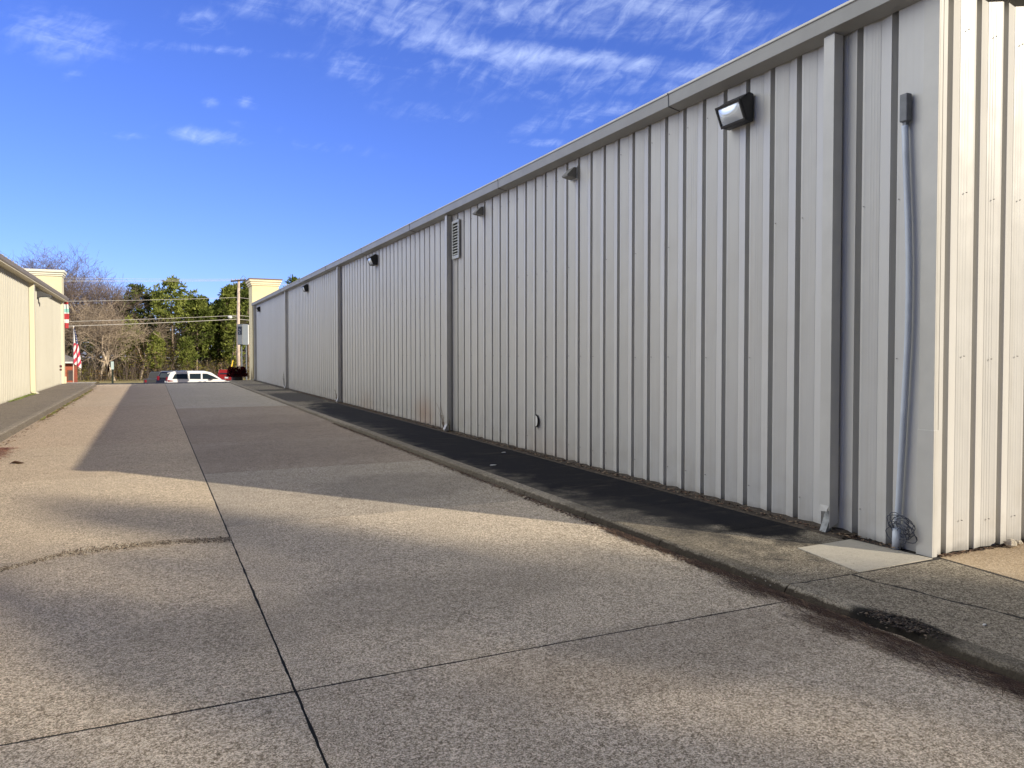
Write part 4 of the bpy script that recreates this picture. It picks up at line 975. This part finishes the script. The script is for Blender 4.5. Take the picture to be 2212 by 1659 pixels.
# ------------------------------------------------------------------ trees
def limb(mb, rg, p, d, L, r, lvl, maxl, tips, crook=.28, n=None, up=.08):
    seg = 5 if lvl < 2 else 3; path = [Vector(p)]; rad = [r]; d = d.normalized()
    for i in range(seg):
        d = (d+Vector((rg.gauss(0, crook), rg.gauss(0, crook), rg.gauss(0, crook*.6)+up))*.55).normalized()
        path.append(path[-1]+d*L/seg); rad.append(max(.011, r*(1-.62*(i+1)/seg)))
    mb.tube(path, rad, (8, 5, 4, 3, 3, 3)[min(lvl, 5)], cap=False)
    if lvl >= maxl: tips.append(path[-1]); return
    k = {0: 7, 1: 5, 2: 5, 3: 5, 4: 4}[min(lvl, 4)]
    for i in range(k):
        t = rg.uniform(.35 if lvl else .45, 1.0) if i < k-1 else 1.0
        idx = min(seg-1, int(t*seg)); q = path[idx].lerp(path[idx+1], t*seg-idx) if t < 1 else path[-1]
        ax = Vector((rg.gauss(0, 1), rg.gauss(0, 1), rg.gauss(0, .6))).normalized()
        nd = (d*.75+ax*rg.uniform(.55, .95)).normalized()
        limb(mb, rg, q, nd, L*rg.uniform(.55, .78), rad[idx]*rg.uniform(.5, .68), lvl+1, maxl, tips, crook, up=up)
def bare_tree(name, label, h, seed, bark, twig, maxl=5, lean=0.0, group=None, crook=.28, first=.34):
    t = thing(name, label, 'tree', group=group); rg = random.Random(seed)
    tr = MB(); path = []; rad = []; d = Vector((lean, 0, 1)).normalized(); p = Vector((0, 0, -.2)); Lt = h*first; r0 = h*.020
    for i in range(6):
        path.append(p.copy()); rad.append(r0*(1-.35*i/5)); d = (d+Vector((rg.gauss(0, .06), rg.gauss(0, .06), .02))).normalized(); p = p+d*Lt/5
    tr.tube(path, rad, 8); tr.build('trunk', bark, t, smooth=True)
    cb_ = MB(); tips = []
    for i in range(6):
        a = i*2.4+rg.random(); q = path[-1] if i < 4 else path[3]; nd = Vector((math.cos(a)*.7+lean, math.sin(a)*.7, rg.uniform(.7, 1.3)))
        limb(cb_, rg, q, nd, h*rg.uniform(.26, .36), r0*.52, 1, maxl, tips, crook)
    cb_.build('crown', twig, t)
    return t
def needle_clump(mb, rg, c, r, n, s):
    for _ in range(n):
        q = Vector((rg.gauss(0, 1), rg.gauss(0, 1), rg.gauss(0, .75)+.25)).normalized()
        b = c+q*r*rg.uniform(0, .75); L = s*rg.uniform(.7, 1.4); e = b+(q+Vector((0, 0, .3))).normalized()*L
        sd = q.orthogonal().normalized(); sd = (Matrix.Rotation(rg.random()*6.28, 3, q) @ sd)*L*.30
        mb.add([b-sd, b+sd, e+sd*.3, e-sd*.3], [(0, 1, 2, 3)])
def pine(name, label, h, seed, start=.45, spread=.17, nb=46, dead=0, group=None, fm=None, cl=10, crownpow=.8, cr=.42, loc=None):
    t = thing(name, label, 'tree', group=group); rg = random.Random(seed)
    tr = MB(); bx, by = rg.uniform(-.02, .02)*h, rg.uniform(-.02, .02)*h
    pth = [(bx*(i/8)**1.5, by*(i/8)**1.5, -.3+(h+.3)*i/8) for i in range(9)]; r0 = .013*h+.03
    tr.tube(pth, [r0*(1-.88*i/8) for i in range(9)], 8)
    fo = MB(); bl = MB()
    def ctr(z): u = max(0, z/h); return Vector((bx*u**1.5, by*u**1.5, z))
    for i in range(nb):
        u = (i+.5)/nb; z = h*(start+(1-start)*u); a = i*2.4+rg.uniform(-.4, .4)
        prof_ = (math.sin(math.pi*min(1, (.12+u*.88))**crownpow)*.9+.12)
        L = h*spread*prof_*rg.uniform(.55, 1.15)
        d = Vector((math.cos(a), math.sin(a), rg.uniform(.0, .45)+u*.4)).normalized(); p0 = ctr(z)
        p1 = p0+d*L*.55+Vector((0, 0, -L*.03)); p2 = p0+d*L+Vector((0, 0, L*.10))
        bl.tube([p0, p1, p2], [.008*h*(1-u*.75)*.55+.012, .02, .01], 4, cap=False)
        m_ = max(2, int(L/ (cr*1.1)))
        for k in range(m_):
            s = (k+1)/m_; q = p1.lerp(p2, s*2-1) if s > .5 else p0.lerp(p1, s*2)
            if s < .35: continue
            for _ in range(2):
                needle_clump(fo, rg, q+Vector((rg.gauss(0, .32), rg.gauss(0, .32), rg.gauss(.05, .16)))*cr*1.6, cr*rg.uniform(.6, 1.1), cl, cr*.55)
    for i in range(dead):
        z = h*rg.uniform(.12, start+.1); a = rg.random()*6.28; L = h*rg.uniform(.08, .24)
        d = Vector((math.cos(a), math.sin(a), rg.uniform(-.1, .6))); p0 = ctr(z)
        limb(bl, rg, p0, d, L, .006*h, 2, 4, [], .35, up=.12)
    tr.build('trunk', M['pinebark'], t, smooth=True); bl.build('branches', M['twig_dk'], t)
    fo.build('crown', fm or M['needle'], t)
    return t
M['pinebark'] = mat('pine_bark', (.27, .205, .15), .95, var=.3, vscale=5)
M['twig_dk'] = mat('dark_twig', (.11, .085, .065), .95, var=.3, vscale=1)
M['bark_pale'] = mat('pale_bark', (.52, .43, .33), .9, var=.3, vscale=2)
M['twig_grey'] = mat('grey_twig', (.20, .155, .13), .95, var=.3, vscale=.7)
M['twig_pale'] = mat('pale_twig', (.36, .29, .215), .95, var=.35, vscale=.7)
M['needle'] = foliage_mat('pine_needle', (.11, .145, .036), (.32, .36, .095), .5)
M['needle2'] = foliage_mat('pine_needle_dark', (.022, .048, .016), (.07, .125, .032), .5)
GZ = prof(100)
def place(o, x, y, rz=0, s=1.0, label=None):
    o.location = (x, y, prof(y)-.05); o.rotation_euler.z = rz; o.scale = (s, s, s)
    if label: o['label'] = label
    return o
PG = 'pine trees beyond the street'; BG = 'bare trees beyond the street'
# protos (all stand in the view)
pA = place(pine('pine_tree', 'tallest pine in the middle, dark gnarled dead limbs under an umbrella crown', 14.2, 1, .52, .24, 46, dead=16, group=PG, cr=.60, cl=15), 2.4, 106, 0, .87)
pB = place(pine('pine_tree', 'bushy dark green pine left of the tall middle pine', 12.5, 2, .30, .20, 60, dead=5, group=PG, cr=.62, cl=15), -1.6, 110, 1, .93)
pC = place(pine('pine_tree', 'slim straight pine just left of the utility pole', 12.4, 3, .45, .13, 46, dead=5, group=PG, cr=.55, cl=15), 9.0, 108, 2, .95)
pD = place(pine('pine_tree', 'pine with bright green spreading boughs low in the middle gap', 10.0, 4, .22, .22, 54, dead=4, group=PG, cr=.6, cl=15), 5.2, 107, 2)
rows_ = [(pC, 10.4, 112, .5, 1.0, 'slim pine directly behind the utility pole'), (pC, 11.8, 109, 1.2, 1.02, 'slim pine showing right of the utility pole'), (pC, 12.9, 113, 2.2, 1.05, 'slim pine next to the parapet of the right building'),
         (pB, 6.9, 114, 2.0, .76, 'round topped pine in the dip between tall pine and pole'), (pB, -3.6, 113, 3.0, .80, 'dark pine at the left edge of the evergreens'),
         (pA, 4.4, 112, 4.0, .74, 'shorter spreading pine right behind the tall middle pine'), (pD, 8.0, 109, 3.5, .9, 'low green pine left of the pole base'),
         (pB, .5, 116, 5.0, .90, 'pine behind and left of the tall middle pine'), (pD, -2.4, 107, .4, .72, 'young bright green pine low in front at left'),
         (pC, 7.9, 119, 3.0, .82, 'thin pine deep in the row left of the pole'), (pC, 14.5, 110, .1, 1.0, 'pine hidden mostly by the right building parapet'), (pD, .3, 104, 2.6, .55, 'young pine low to the left of the tall pine trunk'), (pD, 3.9, 103, 4.6, .5, 'young pine low to the right of the tall pine trunk'), (pB, 16.5, 116, .7, .95, 'broad pine behind the right building'),
         (pA, 19, 112, 1.7, .95, 'spreading pine behind the right building roof'), (pD, 9.6, 105.5, 5.5, .66, 'small bushy pine at the pole foot'), (pC, 6.2, 111, 4.4, .86, 'thin trunked pine in the middle gap'),
         (pB, -7.0, 122, 4.0, .78, 'distant dark pine behind the bare trees at left'), (pC, 5.3, 116.5, 5.1, .82, 'slender pine deep in the middle gap'), (pC, 8.6, 113, .9, .84, 'slender pine trunk left of the pole, second row'),
         (pC, 9.7, 117, 1.9, .95, 'slender pine behind the pole, third row'), (pC, 11.2, 116, 2.9, .97, 'slender pine behind the box sign, third row')]
for (src, x, y, rz, s, lb) in rows_: place(copy_tree(src), x, y, rz, s, lb)
rgb = random.Random(77)
far_n = 0
for i in range(26):      # deep row of the wood
    src = (pB, pD, pA, pB)[i % 4]; x = -42+i*3.6+rgb.uniform(-1, 1)
    if -6 < x < 13: s_ = rgb.uniform(.62, .76)
    elif x < 0: s_ = rgb.uniform(.55, .68)
    else: s_ = rgb.uniform(.8, 1.05)
    c = place(copy_tree(src), x, rgb.uniform(126, 134), rgb.random()*6, s_, 'evergreen in the deep back row of the wood'); c['group'] = 'evergreens in the deep back row of the wood'
# bare hardwoods at left
bA = place(bare_tree('bare_tree', 'tall round crowned leafless tree against the sky, above the left parapet', 15.5, 5, M['bark_pale'], M['twig_grey'], 5, group=BG), -9.6, 112, 0, 1.0)
bB = place(bare_tree('bare_tree', 'leafless tree with a broad grey crown between parapet and pines', 13.6, 9, M['bark_pale'], M['twig_grey'], 5, group=BG), -6.3, 112, 1, 1.04)
bC = place(bare_tree('bare_tree', 'crooked pale limbed bare tree leaning left at the driveway end', 9.2, 14, M['bark_pale'], M['twig_pale'], 4, lean=-.35, group=BG, crook=.4, first=.42), -3.9, 98, 0)
more = [(bA, -13.0, 114, 2.0, 1.0, 'leafless tree hidden partly by the left parapet'), (bB, -8.3, 109, 3.0, 1.02, 'leafless tree just right of the left parapet'), (bB, -4.3, 110, 4.3, .95, 'leafless tree touching the left edge of the pines'),
        (bC, -5.6, 100, 2.5, 1.0, 'pale crooked bare tree behind the american flag'), (bC, -1.4, 104, 3.9, .9, 'pale crooked bare tree leaning right near the parked vehicles'),
        (bC, -7.6, 103, 5.2, 1.05, 'bare tree beside the brick house'), (bA, -20, 116, 4.0, .95, 'leafless tree far left'), 
        (bB, -12.8, 106, .3, .78, 'bare tree behind the brick house roof'), (bC, -4.6, 104, 1.2, 1.1, 'bare tree above the roadside sign'), (bB, -2.2, 118, 5.8, .75, 'bare tree showing between dark pines')]
for (src, x, y, rz, s, lb) in more: place(copy_tree(src), x, y, rz, s, lb)

# brush under the trees: thin stems and small leaves nobody could count
rg = random.Random(31); ub = MB()
for i in range(5200):
    x = rg.uniform(-34, 34); y = rg.uniform(97, 122); h = rg.uniform(.8, 4.2)*(1 if x < 2 else .6); z0 = prof(y)-.1; r = rg.uniform(.012, .03)
    lx, ly = rg.gauss(0, .35), rg.gauss(0, .3); ub.cur = rg.choice((0, 1, 1, 2))
    ub.tube([(x, y, z0), (x+lx*h*.3, y+ly*.3, z0+h*.5), (x+lx*h*.7, y+ly, z0+h)], [r, r*.7, r*.3], 3, cap=False)
for i in range(30000):
    x = rg.uniform(-34, 34); y = 96+28*rg.random()**1.2; hmax = 2.2+1.6*noise.noise((x*.25, y*.1, 3))+(1.6 if -3 < x < 3 else 0); z = prof(y)+max(.05, hmax*rg.random()**.9)
    s = rg.uniform(.05, .15); q = Matrix.Rotation(rg.random()*6.28, 3, 'Z') @ Matrix.Rotation(rg.random()*3, 3, 'X')
    ub.cur = 3 if noise.noise((x*.35, y*.2, 9)) > -.1 else 4
    ub.add([Vector((x, y, z))+q @ Vector(v) for v in ((-s, 0, 0), (0, -s*.5, 0), (s, 0, 0), (0, s*.5, 0))], [(0, 1, 2, 3)])
tag(ub.build('undergrowth', [M['twig_pale'], M['twig_grey'], M['twig_dk'], foliage_mat('olive_brush', (.10, .105, .025), (.25, .22, .06), .4), foliage_mat('brown_brush', (.12, .075, .035), (.27, .19, .10), .4)]),
    'tangled olive and tan brush under the trees beyond the street', 'undergrowth', kind='stuff')
dw = MB()
for i in range(26000):
    x = rg.uniform(-90, 90); y = rg.uniform(136, 152); hm_ = 6.5+2.2*noise.noise((x*.09, 2, 1)); z = prof(y)+hm_*rg.random()**.8
    s = rg.uniform(.25, .6); q = Matrix.Rotation(rg.random()*6.28, 3, 'Z') @ Matrix.Rotation(rg.random()*3, 3, 'X')
    dw.add([Vector((x, y, z))+q @ Vector(v) for v in ((-s, 0, 0), (0, -s*.5, 0), (s, 0, 0), (0, s*.5, 0))], [(0, 1, 2, 3)])
tag(dw.build('distant_woods', foliage_mat('woods_dark', (.03, .042, .018), (.10, .10, .04), .15)), 'dim mass of far woods behind the trees', 'woods', kind='stuff')

# wood behind the photographer: it throws the dappled shade over the near driveway
hx, hy = SUN.x/math.hypot(SUN.x, SUN.y), SUN.y/math.hypot(SUN.x, SUN.y)
rs_ = random.Random(19)
def behind(src, dist, lat, h, rz, lb='tall pine in the wood behind the viewer'):
    x = hx*dist+(-hy)*lat; y = hy*dist+hx*lat
    c = copy_tree(src); base = {id(pA): 14.2, id(pB): 12.5, id(pC): 12.4, id(bA): 15.5, id(bB): 13.6}[id(src)]
    s = h/base; c.location = (x, y, -.2); c.rotation_euler.z = rz; c.scale = (s, s, s); c['label'] = lb; c['group'] = 'trees of the wood behind the viewer'
    return c
BH = [(bA, 47, -1.5, 4.5), (pC, 55, -4.2, 5), (pB, 48, -9.0, 5), (pC, 57, 11.5, -3.5), (pC, 46, 14.5, -1),
      (bA, 50, -13, 7), (pB, 62, 19, 1), (pA, 64, -17, 9), (pB, 60, 25, 3), (pA, 58, 30, 6), (pB, 55, -22, 8), (pA, 56, 37, 8), (bB, 58, .0, 6.5), (bB, 52, 4.2, 1.5), (pB, 66, 7.5, -9), (pB, 66, -1, -8),
      (pA, 60, -30, 8), (pB, 58, 46, 8), (pB, 60, -38, 6)]
for k, (src, d_, l_, u_) in enumerate(BH): behind(src, d_, l_, .417*(d_+u_), k*1.3)
# slender tops that reach just above the others
for k, (d_, l_, u_, w_) in enumerate(((50, 4.7, 7.7, .30), (52, 2.6, 5.6, .36), (56, 3.9, 4.6, .36), (49, .6, 5.8, .36), (50, 5.2, 1.6, .36), (54, 2.4, 1.0, .4), (47, 6.9, -1.2, .3), (53, 1.4, 2.6, .3))):
    c = behind(pC, d_, l_, .417*(d_+u_), k*2.1+.4); c.scale = (c.scale[0]*w_, c.scale[1]*w_, c.scale[2])
# unseen pines added left behind the viewer to block sky light (their shadows fall away from the lane)
for k, (x, y, h_) in enumerate(((-30, -6, 17), (-24, -13, 19), (-17, -11, 18), (-13, -19, 21), (-7, -14, 19), (-3, -21, 22), (2, -17, 18), (-20, -24, 23), (-9, -27, 24))):
    src = (pB, pA)[k % 2]; c = copy_tree(src); s_ = h_/(12.5 if k % 2 == 0 else 14.2)
    c.location = (x, y, -.2); c.rotation_euler.z = k*1.7; c.scale = (s_, s_, s_); c['label'] = 'unseen pine added close behind the viewer to the left to block sky light'; c['group'] = 'unseen pines added behind the viewer to block sky light'
